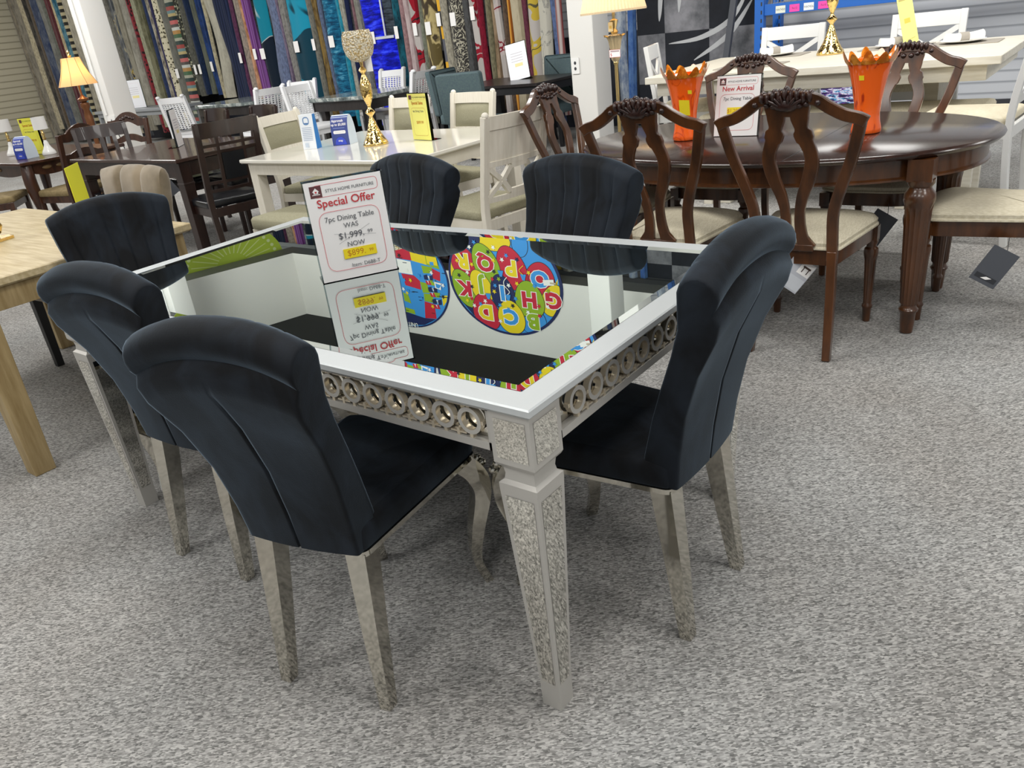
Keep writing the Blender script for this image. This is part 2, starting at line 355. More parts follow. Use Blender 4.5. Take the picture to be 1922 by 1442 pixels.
# ------------------------------------------------------------------ the setting
mb = MB(); mb.add([(-5, -6, 0), (8.7, -6, 0), (8.7, 19.8, 0), (-5, 19.8, 0)], [(0, 1, 2, 3)]); struct('floor', mb, m_carpet, smooth=0)
mb = MB().box(8.4, -6, 0, 8.7, 19.8, 4.5); struct('wall_back', mb, m_slatwall, smooth=0)
mb = MB().box(-5, 19.5, 0, 8.4, 19.8, 4.5); struct('wall_left', mb, m_shutter, smooth=0)
mb = MB().box(8.25, 4.2, 0, 8.3, 19.4, 1.1); struct('trim_3', mb, ink('161a26'), smooth=0)
mb = MB().box(8.36, -6, 0, 8.4, 19.5, .14); struct('baseboard_back', mb, m_dark, smooth=0)
mb = MB().box(-5, -6, 4.505, 8.7, 19.8, 4.56); struct('ceiling', mb, m_blackceil, smooth=0)
# bulkhead round the raised black ceiling: white faces, grey underside
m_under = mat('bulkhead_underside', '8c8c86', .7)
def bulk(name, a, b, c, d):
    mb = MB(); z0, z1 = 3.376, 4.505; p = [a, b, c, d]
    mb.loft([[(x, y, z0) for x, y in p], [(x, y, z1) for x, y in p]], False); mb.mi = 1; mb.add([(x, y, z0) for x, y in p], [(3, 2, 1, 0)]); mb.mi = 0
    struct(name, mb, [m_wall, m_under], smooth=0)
bulk("trim_1", (7.3, -6), (7.61, -6), (7.61, 11.08), (7.3, 10.68))
bulk("trim_2", (7.3, 10.68), (7.61, 11.08), (-5.0, 14.78), (-5.0, 14.42))
def column(name, x0, y0, w, d, plate):
    mb = MB().prism(rect(x0, y0, x0+d, y0+w, .012, 3), 0, 4.505)
    o = struct(name, mb, m_colpaint, smooth=40); return o
column('trim_4', 6.12, 3.57, .28, .30, 0)
column('trim_5', 4.77, 10.38, .30, .32, 0)
def socket(name, label, x, y, z, rz, w=.075, h=.12, holes=True):
    t = thing(name, label, 'outlet', (x, y, z), rz)
    mb = MB().prism(rect(-w/2, -h/2, w/2, h/2, .012), 0, .008); mb.T = None
    mb.v = [(c, a, b) for a, b, c in mb.v]; build('cover_plate', mb, m_white, t)
    for s in (-1, 1):
        mb = MB(); mb.v = []; mb.ellipsoid((.009, 0, s*.026), (.002, .014, .016)); build('socket_face', mb, m_dark if holes else m_white, t)
    return t
socket('power_outlet', 'white double power outlet on the left side face of the white column', 6.117, 3.79, .90, 180, .09, .15)
socket('power_outlet', 'white power outlet low on the left white pillar with a black plug', 4.767, 10.47, .74, 180, .2, .18)
ob = [o for o in C.objects if o.name == 'power_outlet.001'][0]
pc = build('power_cord', MB().tube([(.02, .02, -.01), (.05, .11, -.06), (.04, .17, -.24), (.03, .17, -.54), (.03, .17, -.735)], .007, 6), m_dark, ob, 'thin black cord with plug')
tag(build('cable_conduit', MB().tube([(4.755, 10.56, .84), (4.755, 10.56, 4.4)], .017, 8), m_white), 'thin white cable conduit running up the left white pillar', 'conduit')

# ------------------------------------------------------------------ light
sc = bpy.context.scene
w = bpy.data.worlds.new('world'); sc.world = w; w.use_nodes = True
w.node_tree.nodes['Background'].inputs[0].default_value = (.93, .97, 1, 1); w.node_tree.nodes['Background'].inputs[1].default_value = .4
def area(x, y, z, sx, sy, e, col=(1, .985, .95)):
    l = bpy.data.lights.new('panel_and_washer_light', 'AREA'); l.shape = 'RECTANGLE'; l.size = sx; l.size_y = sy; l.energy = e; l.color = col
    o = bpy.data.objects.new('panel_and_washer_light', l); C.objects.link(o); o.location = (x, y, z); return o
for x in (-2.2, .6):
    for y in (-3.2, -.6, 2.0): area(x, y, 3.35, 1.2, 1.2, 50)
for x in (-1.5, 1.2):
    for y in (5.0, 8.6, 12.0): area(x, y, 3.35, 1.2, 1.2, 50)
for y in (-3.0, 0.2, 3.2, 6.2, 9.2, 12.2): area(3.4, y, 3.35, 1.2, 1.2, 85).rotation_euler = (0, radians(-48), 0)  # unseen row tilted as wall washers, added to brighten the bulkhead and rugs
for x in (1, 5): area(x, 16.6, 4.3, 1.3, 1.3, 110)
for y in (-2.5, .6): area(6.0, y, 3.3, 1.2, 1.2, 30)
sc.view_settings.view_transform = 'Standard'; sc.view_settings.look = 'None'; sc.view_settings.exposure = 0.0; sc.view_settings.gamma = 1.0
sc.cycles.max_bounces = 8; sc.cycles.diffuse_bounces = 4; sc.cycles.glossy_bounces = 5; sc.cycles.transparent_max_bounces = 12; sc.cycles.caustics_reflective = False; sc.cycles.caustics_refractive = False
sc.cycles.sample_clamp_indirect = 6

# ------------------------------------------------------------------ camera
cd = bpy.data.cameras.new('camera'); cam = bpy.data.objects.new('camera', cd); C.objects.link(cam); sc.camera = cam
cd.sensor_width = 36; cd.sensor_fit = 'HORIZONTAL'; cd.lens = 1475.6/1922*36; cd.clip_start = .05; cd.clip_end = 60
yaw, pit, rol = .69354, .42966, -.12533
fw = Vector((cos(pit)*cos(yaw), cos(pit)*sin(yaw), -sin(pit))); r0 = Vector((sin(yaw), -cos(yaw), 0)); u0 = r0.cross(fw)
R = r0*cos(rol)+u0*sin(rol); U = u0*cos(rol)-r0*sin(rol)
M = Matrix((R, U, -fw)).transposed().to_4x4(); M.translation = Vector((-.9437, -.7555, 1.3712)); cam.matrix_world = M
# ------------------------------------------------------------------ mirrored dining table
TW, TL, TH = 1.02, 1.84, .762
T = thing('mirrored_dining_table', 'silver dining table with a mirror glass top and ring patterned sides', 'table')
def ring4(i0, z0, i1, z1): # frame surface between two insets
    a = [(i0, i0, z0), (TW-i0, i0, z0), (TW-i0, TL-i0, z0), (i0, TL-i0, z0)]; b = [(i1, i1, z1), (TW-i1, i1, z1), (TW-i1, TL-i1, z1), (i1, TL-i1, z1)]
    return a+b, [(0, 1, 5, 4), (1, 2, 6, 5), (2, 3, 7, 6), (3, 0, 4, 7)]
mb = MB()
lv = [(.058, .758), (.058, TH), (.003, TH), (0, TH-.003), (0, TH-.015), (.012, TH-.026), (.3, TH-.026)]
for (i0, z0), (i1, z1) in zip(lv, lv[1:]): mb.add(*ring4(i0, z0, i1, z1))
build('top_frame', mb, m_silver, T, smooth=25)
mb = MB(); mb.add(*ring4(.082, TH-.0014, .058, TH+.0006)); build('mirror_bevel', mb, m_bevel, T, 'bevelled edge strip of the mirror top', smooth=0)
mb = MB(); i = .082; mb.add([(i, i, TH-.0014), (TW-i, i, TH-.0014), (TW-i, TL-i, TH-.0014), (i, TL-i, TH-.0014)], [(0, 1, 2, 3)]); build('mirror_top', mb, m_mirror, T, 'clear flat mirror glass', smooth=0)
def annulus(mb, fn, cx, cz, r0, r1, d0, d1, n=28):
    a = [[fn(cx+r*cos(2*pi*k/n), cz+r*sin(2*pi*k/n), d) for k in range(n)] for r, d in ((r0, d0), (r1, d0), (r1, d1), (r0, d1))]; vs = sum(a, []); fs = []; ms = []
    for j in range(4):
        for k in range(n): fs.append((j*n+k, j*n+(k+1) % n, ((j+1) % 4)*n+(k+1) % n, ((j+1) % 4)*n+k)); ms.append(1 if j in (1, 3) else 0)
    o = len(mb.v); mb.add(vs, fs); mb.m[-len(fs):] = ms
def apron(length, fn):
    """fn(s, z, depth): s along the apron, depth outward"""
    mb = MB(); q = lambda s0, z0, s1, z1, d0, d1: mb.hexa([fn(s0, z0, d0), fn(s1, z0, d0), fn(s1, z0, d1), fn(s0, z0, d1)], [fn(s0, z1, d0), fn(s1, z1, d0), fn(s1, z1, d1), fn(s0, z1, d1)])
    q(0, .736-.006, length, .737, -.018, 0); q(0, .645, length, .662, -.018, 0); q(0, .645, .012, .737, -.018, 0); q(length-.012, .645, length, .737, -.018, 0)
    n = int((length-.02)/.066); st = (length-.024-n*.066)/2+.012
    for k in range(n):
        c = st+.066*(k+.5); annulus(mb, fn, c, .6985, .0285, .0195, 0, -.013); mb.mi = 1
        for e in (-1, 1):
            q(c+e*.0262-.001, .6945, c+e*.0335, .7025, -.012, -.001) if e > 0 else q(c-.0335, .6945, c-.0252, .7025, -.012, -.001)
        q(c-.004, .724, c+.004, .734, -.012, -.001); q(c-.004, .661, c+.004, .673, -.012, -.001)
        q(c+.033-.0035, .661, c+.033+.0035, .676, -.012, -.001); q(c+.033-.020, .6665, c+.033+.020, .670, -.012, -.002)
        q(c+.033-.020, .7270, c+.033+.020, .7300, -.012, -.002); mb.mi = 0
    o = build('fretwork_apron', mb, [m_pewter, m_champagne], T, 'apron of linked rings', smooth=30)
    b = MB().add([fn(0, .648, -.0185), fn(length, .648, -.0185), fn(length, .735, -.0185), fn(0, .735, -.0185)], [(0, 1, 2, 3)])
    b.add([fn(0, .648, -.0245), fn(length, .648, -.0245), fn(length, .735, -.0245), fn(0, .735, -.0245)], [(3, 2, 1, 0)]); build('backing_mirror', b, m_panelmirror, o, 'mirror strip behind the rings', smooth=0)
k0 = .106
apron(TL-2*k0, lambda s, z, d: (.019-d, k0+s, z)); apron(TL-2*k0, lambda s, z, d: (TW-.019+d, k0+s, z))
apron(TW-2*k0, lambda s, z, d: (k0+s, .019-d, z)); apron(TW-2*k0, lambda s, z, d: (k0+s, TL-.019+d, z))
def table_leg(x, y, sx, sy):
    c = (x+sx*.059, y+sy*.059); sq = lambda h, z: [(c[0]-h, c[1]-h, z), (c[0]+h, c[1]-h, z), (c[0]+h, c[1]+h, z), (c[0]-h, c[1]+h, z)]
    mb = MB().loft([sq(.047, .737), sq(.047, .628), sq(.044, .622), sq(.036, .614), sq(.034, .600), sq(.036, .588), sq(.0445, .582), sq(.0445, .572), sq(.0245, .062), sq(.024, 0)])
    o = build('leg', mb, m_pewter, T, smooth=20)
    def panel(z0, z1, h0, h1, b0, b1):
        for (dx, dy) in ((-1, 0), (1, 0), (0, -1), (0, 1)):
            p = MB(); pts = []
            for z, h, b, s in ((z0, h0, b0, -1), (z0, h0, b0, 1), (z1, h1, b1, 1), (z1, h1, b1, -1)):
                pts.append((c[0]+dx*(h+.0008)+(-dy)*s*b, c[1]+dy*(h+.0008)+dx*s*b, z))
            p.add(pts, [(0, 1, 2, 3)]); build('mirror_panel', p, m_panelmirror, o, 'small mirror panel', smooth=0)
    panel(.640, .724, .047, .047, .036, .036)
    hz = lambda z: .0245+(.0445-.0245)*(z-.062)/(.51)
    panel(.072, .555, hz(.072), hz(.555), .0165, .0335)
for x, sx in ((0, 1), (TW, -1)):
    for y, sy in ((0, 1), (TL, -1)): table_leg(x, y, sx, sy)

# ------------------------------------------------------------------ black velvet chairs
def velvet_chair(label, loc, rz):
    t = thing('velvet_dining_chair', label, 'chair', loc, rz, 'black velvet chairs around the mirrored table')
    out = rpoly([(-.045, -.158), (.415, -.205), (.415, .205), (-.045, .158)], [.02, .05, .05, .02], 5)
    mb = MB().cushion(out, [(.408, .004), (.414, 0), (.457, 0), (.469, .006), (.475, .018)], .012); build('seat', mb, m_velvet, t, smooth=50)
    mb = MB().prism(inset(out, -.003), .396, .4085); build('seat_trim', mb, m_chrome, t, 'polished steel strip under the seat')
    z0 = .409; RC = -.135
    L = [('f', .032, 0.0), ('f', .016, .18), ('f', -.009, .4), ('f', -.038, .6), ('f', -.070, .8), ('f', -.090, .95)]
    for k in range(11): a = radians(12+k*21.5); L.append(('r', cos(a), sin(a)))
    L += [('b', -.173, .985), ('b', -.165, .9), ('b', -.122, .7), ('b', -.086, .45), ('b', -.066, .2), ('b', -.056, 0)]
    nv = len(L); gro = [-.72+1.44*k/5 for k in range(6)]
    us = [-1, -.997, -.985, -.96, -.92]+[-.88+1.76*k/64 for k in range(65)]+[.92, .96, .985, .997, 1]
    def fn(i, j):
        u = us[i]; typ, a, b = L[j]; zt = .962-.048*abs(u)**2.2; rr = .042; ch = sum(exp(-((u-g)/.015)**2) for g in gro); edge = max(0, 1-abs(u)**40)**.5*.2+.80
        if typ == 'r': x = RC+rr*a-(.004*ch if a > .3 else 0); z = zt-rr+rr*b; mid = RC; x += .004*exp(-((a-.1)/.09)**2)*(b > 0)*-1; z -= .006*exp(-((a-.1)/.09)**2)*(b > 0)
        else:
            z = z0+b*(zt-.09-z0); x = a; mid = lerp([(0, -.012), (.5, -.062), (1, -.128)], b)
            if typ == 'f': x += -.0042*ch+.001*(1-ch)
            else: x += .009*exp(-(u/.014)**2)*(b < .75)-.010*(1-u*u)
        x = mid+(x-mid)*edge; hw = lerp([(.409, .158), (.55, .168), (.70, .188), (.82, .208), (.90, .218), (1, .218)], z); hw *= 1-.03*max(0, (abs(u)-.95))/.05
        return (x, u*hw, z)
    mb = MB(); n = len(us); vs = [fn(i, j) for i in range(n) for j in range(nv)]; fs = [(i*nv+j, i*nv+(j+1) % nv, (i+1)*nv+(j+1) % nv, (i+1)*nv+j) for i in range(n-1) for j in range(nv)]
    fs += [tuple(range(nv))[::-1], tuple(range((n-1)*nv, n*nv))]; mb.add(vs, fs); build('backrest', mb, m_velvet, t, 'channel tufted back with rolled top', smooth=60)
    for s in (-1, 1):
        mb = MB().sweep([(-.018, s*.130, .397), (-.045, s*.138, .2), (-.072, s*.149, 0)], [(.054, .052), (.043, .041), (.03, .028)]); build('rear_leg', mb, m_chrome, t, smooth=20)
        p = spline([(.375, s*.160, .397), (.406, s*.18, .345), (.414, s*.188, .28), (.382, s*.174, .17), (.375, s*.168, .085), (.400, s*.182, 0)], 5); m = len(p)-1
        q = [lerp([(0, .07), (.25, .068), (.5, .05), (.8, .03), (1, .028)], i/m) for i in range(m+1)]
        mb = MB().sweep(p, [(a, a*.8) for a in q], (-.7, s*.7, 0)); leg = build('front_leg', mb, m_chrome, t, 'curved polished steel leg', smooth=40)
        mb = MB()
        for k in range(5): mb.ellipsoid((.412+.012*cos(k*1.256), s*(.189+.012*cos(k*1.256)), .36+.017*sin(k*1.256)), (.012, .012, .012), 8, 6)
        build('rosette', mb, m_chrome, leg, 'small cast rosette')
    return t
V = velvet_chair('black velvet chair nearest the camera with its back turned, at the front table edge', (-.115, .535, 0), 13)
dup(V, (.03, 1.24, 0), 5, 'black velvet chair at the front table edge, behind the nearest black chair')
dup(V, (.43, 2.13, 0), -107, 'black velvet chair at the left table end, in front of the oak table')
dup(V, (1.14, 1.47, 0), 171, 'black velvet chair at the far table edge, beside the standing special offer sign', sc=(1, 1.13, 1))
dup(V, (1.12, .70, 0), 169, 'black velvet chair at the far table edge, in front of the dark oval table', sc=(1, 1.13, 1))
dup(V, (.525, -.03, 0), 90, 'black velvet chair at the right table end, seen from the side')

V.scale = (1, .95, 1)
# ------------------------------------------------------------------ table signs
def holder(t, w, h, foot=.08, mat_=None):
    mb = MB().box(-w/2-.003, .014, .003, w/2+.005, .017, h+.004); mb.box(-w/2-.003, .0015, 0, w/2+.005, foot, .003); mb.box(-w/2-.003, .0015, h+.001, w/2+.005, .017, h+.004); build('acrylic_holder', mb, mat_ or m_acrylic, t, 'clear acrylic stand', smooth=0)
def sheet(t, w, h, paper, draw, name='printed_sheet', y=.0):
    s = Sheet(lambda x, z, l: (x, y-l, z)); s.slot(paper); s.mb.box(-w/2, y, .002, w/2, y+.0012, h); draw(s); return build(name, s.mb, s.mats, t, smooth=0)
def logo(s, x, y, k):  # maroon square with a small white house
    s.rect(x-k/2, y-k/2, x+k/2, y+k/2, m_maroon); s.poly([(x-.30*k, y), (x+.30*k, y), (x, y+.33*k)], m_paper); s.rect(x-.2*k, y-.17*k, x+.2*k, y+.02*k, m_paper)
    s.rect(x-.34*k, y-.27*k, x+.34*k, y-.21*k, m_paper); s.rect(x-.08*k, y-.1*k, x+.08*k, y+.04*k, m_red)
def heading(s, w, h, big, sub):
    s.outline(-.40*w, .845*h, .44*w, .965*h, .012, .0012, m_pink); logo(s, -.36*w, .905*h, .125*h*.9)
    s.text('STYLE HOME FURNITURE', .075*w, .887*h, .056*w, m_text); s.text(big, .0, .75*h, .145*w, m_red, .012)
    s.outline(-.40*w, .10*h, .40*w, .70*h, .03, .0012, m_pink); s.text(sub, 0, .60*h, .095*w, m_text)
def draw_offer(s):
    w, h = .212, .28; heading(s, w, h, 'Special Offer', '7pc Dining Table'); s.text('WAS', 0, .52*h, .09*w, m_text)
    s.text('$1,999.', -.02*w, .415*h, .115*w, m_text); s.text('99', .23*w, .43*h, .07*w, m_text); s.line(-.2*w, .37*h, .24*w, .52*h, .0006, m_text); s.line(-.24*w, .475*h, .3*w, .41*h, .0006, m_text)
    s.text('NOW', .02*w, .33*h, .09*w, m_text); s.rect(-.17*w, .21*h, .27*w, .31*h, m_yel); s.text('$899.', .0, .235*h, .11*w, m_orangeink); s.text('99', .2*w, .245*h, .06*w, m_orangeink)
    s.text('Item: D688-T', .1*w, .12*h, .07*w, m_text)
t = thing('price_sign', 'white special offer price sign standing on the mirrored table top', 'sign', (.495, .946, .7608), -33.3); holder(t, .212, .28); sheet(t, .212, .28, m_paper, draw_offer)
# ------------------------------------------------------------------ oval mahogany set
def ellipse(cx, cy, a, b, n=64, p=2.15): 
    o = []
    for k in range(n):
        q = 2*pi*k/n; c, s = cos(q), sin(q); o.append((cx+a*abs(c)**(2/p)*(1 if c > 0 else -1), cy+b*abs(s)**(2/p)*(1 if s > 0 else -1)))
    return o
OX, OY = 2.85, .62
t = thing('oval_dining_table', 'glossy dark mahogany oval dining table on turned fluted legs', 'table', (OX, OY, 0))
A = ellipse(0, 0, .665, .95); lev = [(.03, .718), (.012, .722), (.004, .73), (0, .738), (.004, .744), (.010, .747), (.014, .750)]
mb = MB().loft([[(x, y, z) for x, y in inset(A, d)] for d, z in lev]); build('tabletop', mb, m_mahog, t, smooth=40)
for y in (-.27, .27): tb = MB().box(-.64, y-.0009, .7495, .64, y+.0009, .7503); build('leaf_seam', tb, m_dark, t, 'thin seam between table leaves', smooth=0)
mb = MB().loft([[(x, y, z) for x, y in inset(A, d)] for d, z in ((.055, .72), (.055, .65), (.045, .643), (.045, .636), (.06, .632))]); build('apron', mb, m_mahogv, t, smooth=30)
prof = [(.018, 0), (.024, .004), (.028, .05), (.03, .09), (.036, .098), (.038, .106), (.03, .116), (.029, .125), (.036, .135), (.050, .52), (.054, .545), (.058, .56), (.056, .585), (.044, .6), (.04, .61), (.05, .625), (.05, .64)]
for x in (-.405, .19):
    for y in (-.735, .735):
        mb = MB().lathe(prof, (x, y, 0), 32, (.13, .53)); mb.box(x-.045, y-.045, .635, x+.045, y+.045, .72); build('turned_leg', mb, m_mahogv, t, smooth=35)
def shield_chair(label, loc, rz):
    t = thing('shield_back_chair', label, 'chair', loc, rz, 'shield back chairs around the oval table')
    out = rpoly([(-.01, -.165), (.42, -.225), (.47, -.14), (.47, .14), (.42, .225), (-.01, .165)], [.02, .07, .1, .1, .07, .02], 5)
    mb = MB().prism(inset(out, .014), .375, .437); build('seat_rail', mb, m_mahogv, t, smooth=35, bevel=.003)
    mb = MB().cushion(out, [(.437, .006), (.441, -.004), (.447, -.004), (.452, .002), (.466, .000), (.482, .016), (.490, .04)], .026); build('seat', mb, m_beige, t, 'beige upholstered seat with piped edge', smooth=50)
    fx = lambda z: -.012-.20*(z-.44)-.10*(z-.44)**2 if z > .44 else -.012
    F = lambda a, b, c: (fx(b)+c, a, b)
    mb = MB()
    for s in (-1, 1):
        p = spline([(s*.145, .40), (s*.145, .50), (s*.150, .60), (s*.178, .70), (s*.212, .80), (s*.236, .90), (s*.243, .938)], 4); mb.ribbon(p, [.020]*len(p), .026, F)
    hp = [(-.262, .930), (-.235, .944), (-.19, .957), (-.14, .985), (-.10, 1.012), (-.05, 1.022), (0, 1.026)]; hp = spline(hp+[(-a, b) for a, b in hp[-2::-1]], 4)
    mb.ribbon(hp, [.021]*len(hp), .03, F); build('back_frame', mb, m_mahogv, t, smooth=40, bevel=.004)
    mb = MB(); mb.ribbon([(0, 1.015), (0, .985), (0, .955)], [.075, .078, .072], .02, F)
    for s in (-1, 1):
        p = spline([(s*.040, .965), (s*.044, .925), (s*.050, .895), (s*.060, .865), (s*.074, .825), (s*.077, .785), (s*.062, .72), (s*.040, .66), (s*.028, .60), (s*.027, .54), (s*.034, .49), (s*.052, .445)], 4)
        hw = [lerp([(.44, .036), (.49, .022), (.60, .018), (.75, .025), (.83, .024), (.868, .026), (.872, .032), (.90, .034), (.912, .022), (.95, .032)], q[1]) for q in p]; mb.ribbon(p, hw, .02, F)
    mb.ribbon([(0, .435), (0, .462)], [.075, .075], .022, F); build('splat', mb, m_mahogv, t, 'pierced lyre shaped splat', smooth=40, bevel=.003)
    mb = MB()
    for k in range(-4, 5):
        a = .0205*k; c = F(a, 1.036-.13*abs(a)-(.004 if k % 2 else 0), 0); mb.ellipsoid(c, (.032, .0125, .026-.0012*abs(k)), 10, 8)
    for sg in (-1, 1):
        for a, b, r in ((.018, .988, .015), (.045, .996, .014), (.068, 1.0, .013), (.108, 1.004, .014)): mb.ellipsoid(F(sg*a, b, 0), (.027, r, r*.9), 10, 7)
        for k in range(3): mb.tube([F(sg*.006, .985, -.02), F(sg*(.012+.016*k), 1.01+.006*(2-k), -.027), F(sg*(.016+.024*k), 1.032-.006*k, -.022)], [.005, .006, .004], 8)
    mb.ellipsoid(F(0, 1.002, -.012), (.018, .05, .026), 14, 8)
    build('carved_crest', mb, m_mahogd, t, 'carved shell and scroll crest', smooth=60)
    for s in (-1, 1):
        mb = MB().sweep([(-.012, s*.145, .44), (-.012, s*.147, .25), (-.03, s*.15, .1), (-.055, s*.155, 0)], [(.036, .034), (.034, .034), (.032, .034), (.03, .034)]); build('rear_leg', mb, m_mahogv, t, smooth=30, bevel=.003)
        pr = [(.012, 0), (.015, .003), (.018, .06), (.022, .068), (.022, .076), (.017, .084), (.017, .09), (.024, .28), (.028, .3), (.030, .315), (.028, .33), (.02, .338), (.02, .345), (.026, .36), (.026, .37)]
        mb = MB().lathe(pr, (.425, s*.195, 0), 24, (.085, .29)); mb.box(.425-.024, s*.195-.024, .365, .425+.024, s*.195+.024, .43); build('front_leg', mb, m_mahogv, t, smooth=35)
    return t
S = shield_chair('carved shield back chair at the near oval edge, behind the right end black chair', (2.09, .245, 0), 2)
dup(S, (2.03, .80, 0), 2, 'carved shield back chair at the near oval edge, in front of the swirled orange vase')
dup(S, (2.66, 1.60, 0), -88, 'carved shield back chair at the left oval end, beside the white column')
dup(S, (3.52, 1.05, 0), 180, 'carved shield back chair at the far oval edge, behind the new arrival sign')
dup(S, (3.51, .235, 0), 180, 'carved shield back chair at the far oval edge, behind the speckled orange vase')
dup(S, (2.80, -.545, 0), 90, 'shield back chair at the right oval end, cut off by the picture edge')
def vase(label, loc, rz, m):
    t = thing('orange_vase', label, 'vase', loc, rz)
    pr = [(.058, 0), (.063, .004), (.062, .02), (.055, .05), (.052, .08), (.056, .13), (.066, .19), (.08, .25), (.096, .30), (.098, .302), (.09, .298), (.06, .19), (.045, .09), (.04, .03)]
    build('vase_body', MB().lathe(pr, (0, 0, 0), 40), m, t, smooth=60)
    def cr(i, j):
        a = 2*pi*i; w = abs(sin(a*5.5))**1.5; z = .288+j*(.012+.046*w*(1 if int(a*5.5/pi) % 2 else .75)); r = .094+.008*j+.014*j*w
        return (r*cos(a), r*sin(a), z)
    mb = MB(); n = 89; m2 = 5; mb.grid(lambda i, j: cr(i, j), n, m2); build('scalloped_rim', mb, m_amber, t, 'amber glass pointed rim', smooth=60)
    return t
v1 = vase('orange art glass vase with dark swirl and a hanging yellow tag, on the oval table', (2.74, 1.01, .7505), 20, m_orange2)
build('price_tag', MB().add([(-.092, .02, .195), (-.088, -.028, .19), (-.078, -.03, .12), (-.082, .018, .125)], [(0, 1, 2, 3)]), m_yel, v1, 'yellow paper tag', smooth=0)
build('price_sticker', MB().add([(-.0905, -.022, .235), (-.0885, -.04, .233), (-.0845, -.04, .216), (-.0865, -.022, .218)], [(0, 1, 2, 3)]), m_yel, v1, 'small yellow sticker', smooth=0)
v2 = vase('orange art glass vase with dark red speckles, right one on the oval table', (2.85, .205, .7505), 75, m_orange)
def onv(r, a, z0, z1, da):
    return MB().add([(r(z0)*cos(a), r(z0)*sin(a), z0), (r(z0)*cos(a+da), r(z0)*sin(a+da), z0), (r(z1)*cos(a+da), r(z1)*sin(a+da), z1), (r(z1)*cos(a), r(z1)*sin(a), z1)], [(0, 1, 2, 3)])
build('price_sticker', onv(lambda z: lerp([(.19, .0675), (.25, .0815), (.3, .0975)], z), radians(88), .225, .245, .28), m_yel, v2, 'small yellow sticker', smooth=0)
def draw_new(s):
    w, h = .21, .275; heading(s, w, h, 'New Arrival', '7pc Dining Table'); s.rect(-.22*w, .37*h, .24*w, .48*h, m_yel); s.text('$1,299.99', .0, .395*h, .11*w, m_orangeink)
t = thing('price_sign', 'white new arrival price sign leaning back on the dark oval table', 'sign', (2.80, .785, .751), -87, rx=-12); holder(t, .21, .275, .07); sheet(t, .21, .275, m_paper, draw_new)
def hang_tag(label, loc, rz, tilt, w, h, m, extra=None):
    t = thing('hang_tag', label, 'tag', loc, rz); T_ = Matrix.Rotation(radians(tilt), 4, 'Y')
    mb = MB(); mb.T = T_; mb.box(-w/2, -.0006, -h, w/2, .0006, 0); build('card', mb, m, t, smooth=0)
    mb = MB().tube([(0, 0, 0), (0, 0, .05)], .0012, 6); build('cord', mb, m_dark, t)
    s = Sheet(lambda x, z, l: tuple(T_ @ Vector((x, -.0006-l, z)))); 
    if extra: extra(s); build('printing', s.mb, s.mats, t, smooth=0)
    return t
def pr1(s): s.poly([(-.05, -.075), (.05, -.075), (.05, -.128), (-.05, -.128)], ink('c8ccd2')); s.poly([(-.005, -.004), (.05, -.004), (.05, -.06), (-.005, -.06)], m_paper); s.rect(.006, -.03, .04, -.022, m_brown); s.rect(.01, -.05, .014, -.03, m_brown); s.rect(.032, -.05, .036, -.03, m_brown)
def pr2(s): s.rect(-.042, -.135, .042, -.115, m_dark); s.poly([(-.018, -.131), (.0, -.119), (.022, -.119), (.004, -.131)], m_paper)
hang_tag('grey and white card tag hanging under the shield back chair nearest the camera', (2.12, .205, .385), -60, 38, .105, .135, ink('b9bcc4'), pr1)
hang_tag('dark grey card tag between the two front seats at the right of the oval table', (2.92, .10, .375), -75, 32, .105, .15, m_tag, pr2)
hang_tag('dark grey card tag hanging under the chair at the right picture edge', (2.50, -.43, .36), -70, 30, .105, .15, m_tag, pr2)
# ------------------------------------------------------------------ other display furniture
def table(name, label, loc, rz, sx, sy, h, mt, ml, th=.03, ap=.08, leg=.07, ins=.03, over=.03, taper=1.0, rnd=.006, cat='table', legs=True):
    t = thing(name, label, cat, loc, rz); pl = rect(-sx/2, -sy/2, sx/2, sy/2, rnd, 4)
    build('tabletop', MB().loft([[(x, y, z) for x, y in inset(pl, d)] for d, z in ((.012, h-th), (0, h-th+.008), (0, h-.004), (.004, h))]), mt, t, smooth=30)
    if ap:
        a, b = sx/2-over-.012, sy/2-over-.012; mb = MB()
        for s in (-1, 1): mb.box(-a, s*b-.011, h-th-ap, a, s*b+.011, h-th+.001); mb.box(s*a-.011, -b, h-th-ap, s*a+.011, b, h-th+.001)
        build('apron', mb, ml, t, smooth=0, bevel=.002)
    if legs:
        for i in (-1, 1):
            for j in (-1, 1):
                x, y = i*(sx/2-over-leg/2), j*(sy/2-over-leg/2); build('leg', MB().beam((x, y, h-th), (x, y, 0), leg, leg, leg*taper, leg*taper), ml, t, smooth=0, bevel=.003)
    return t
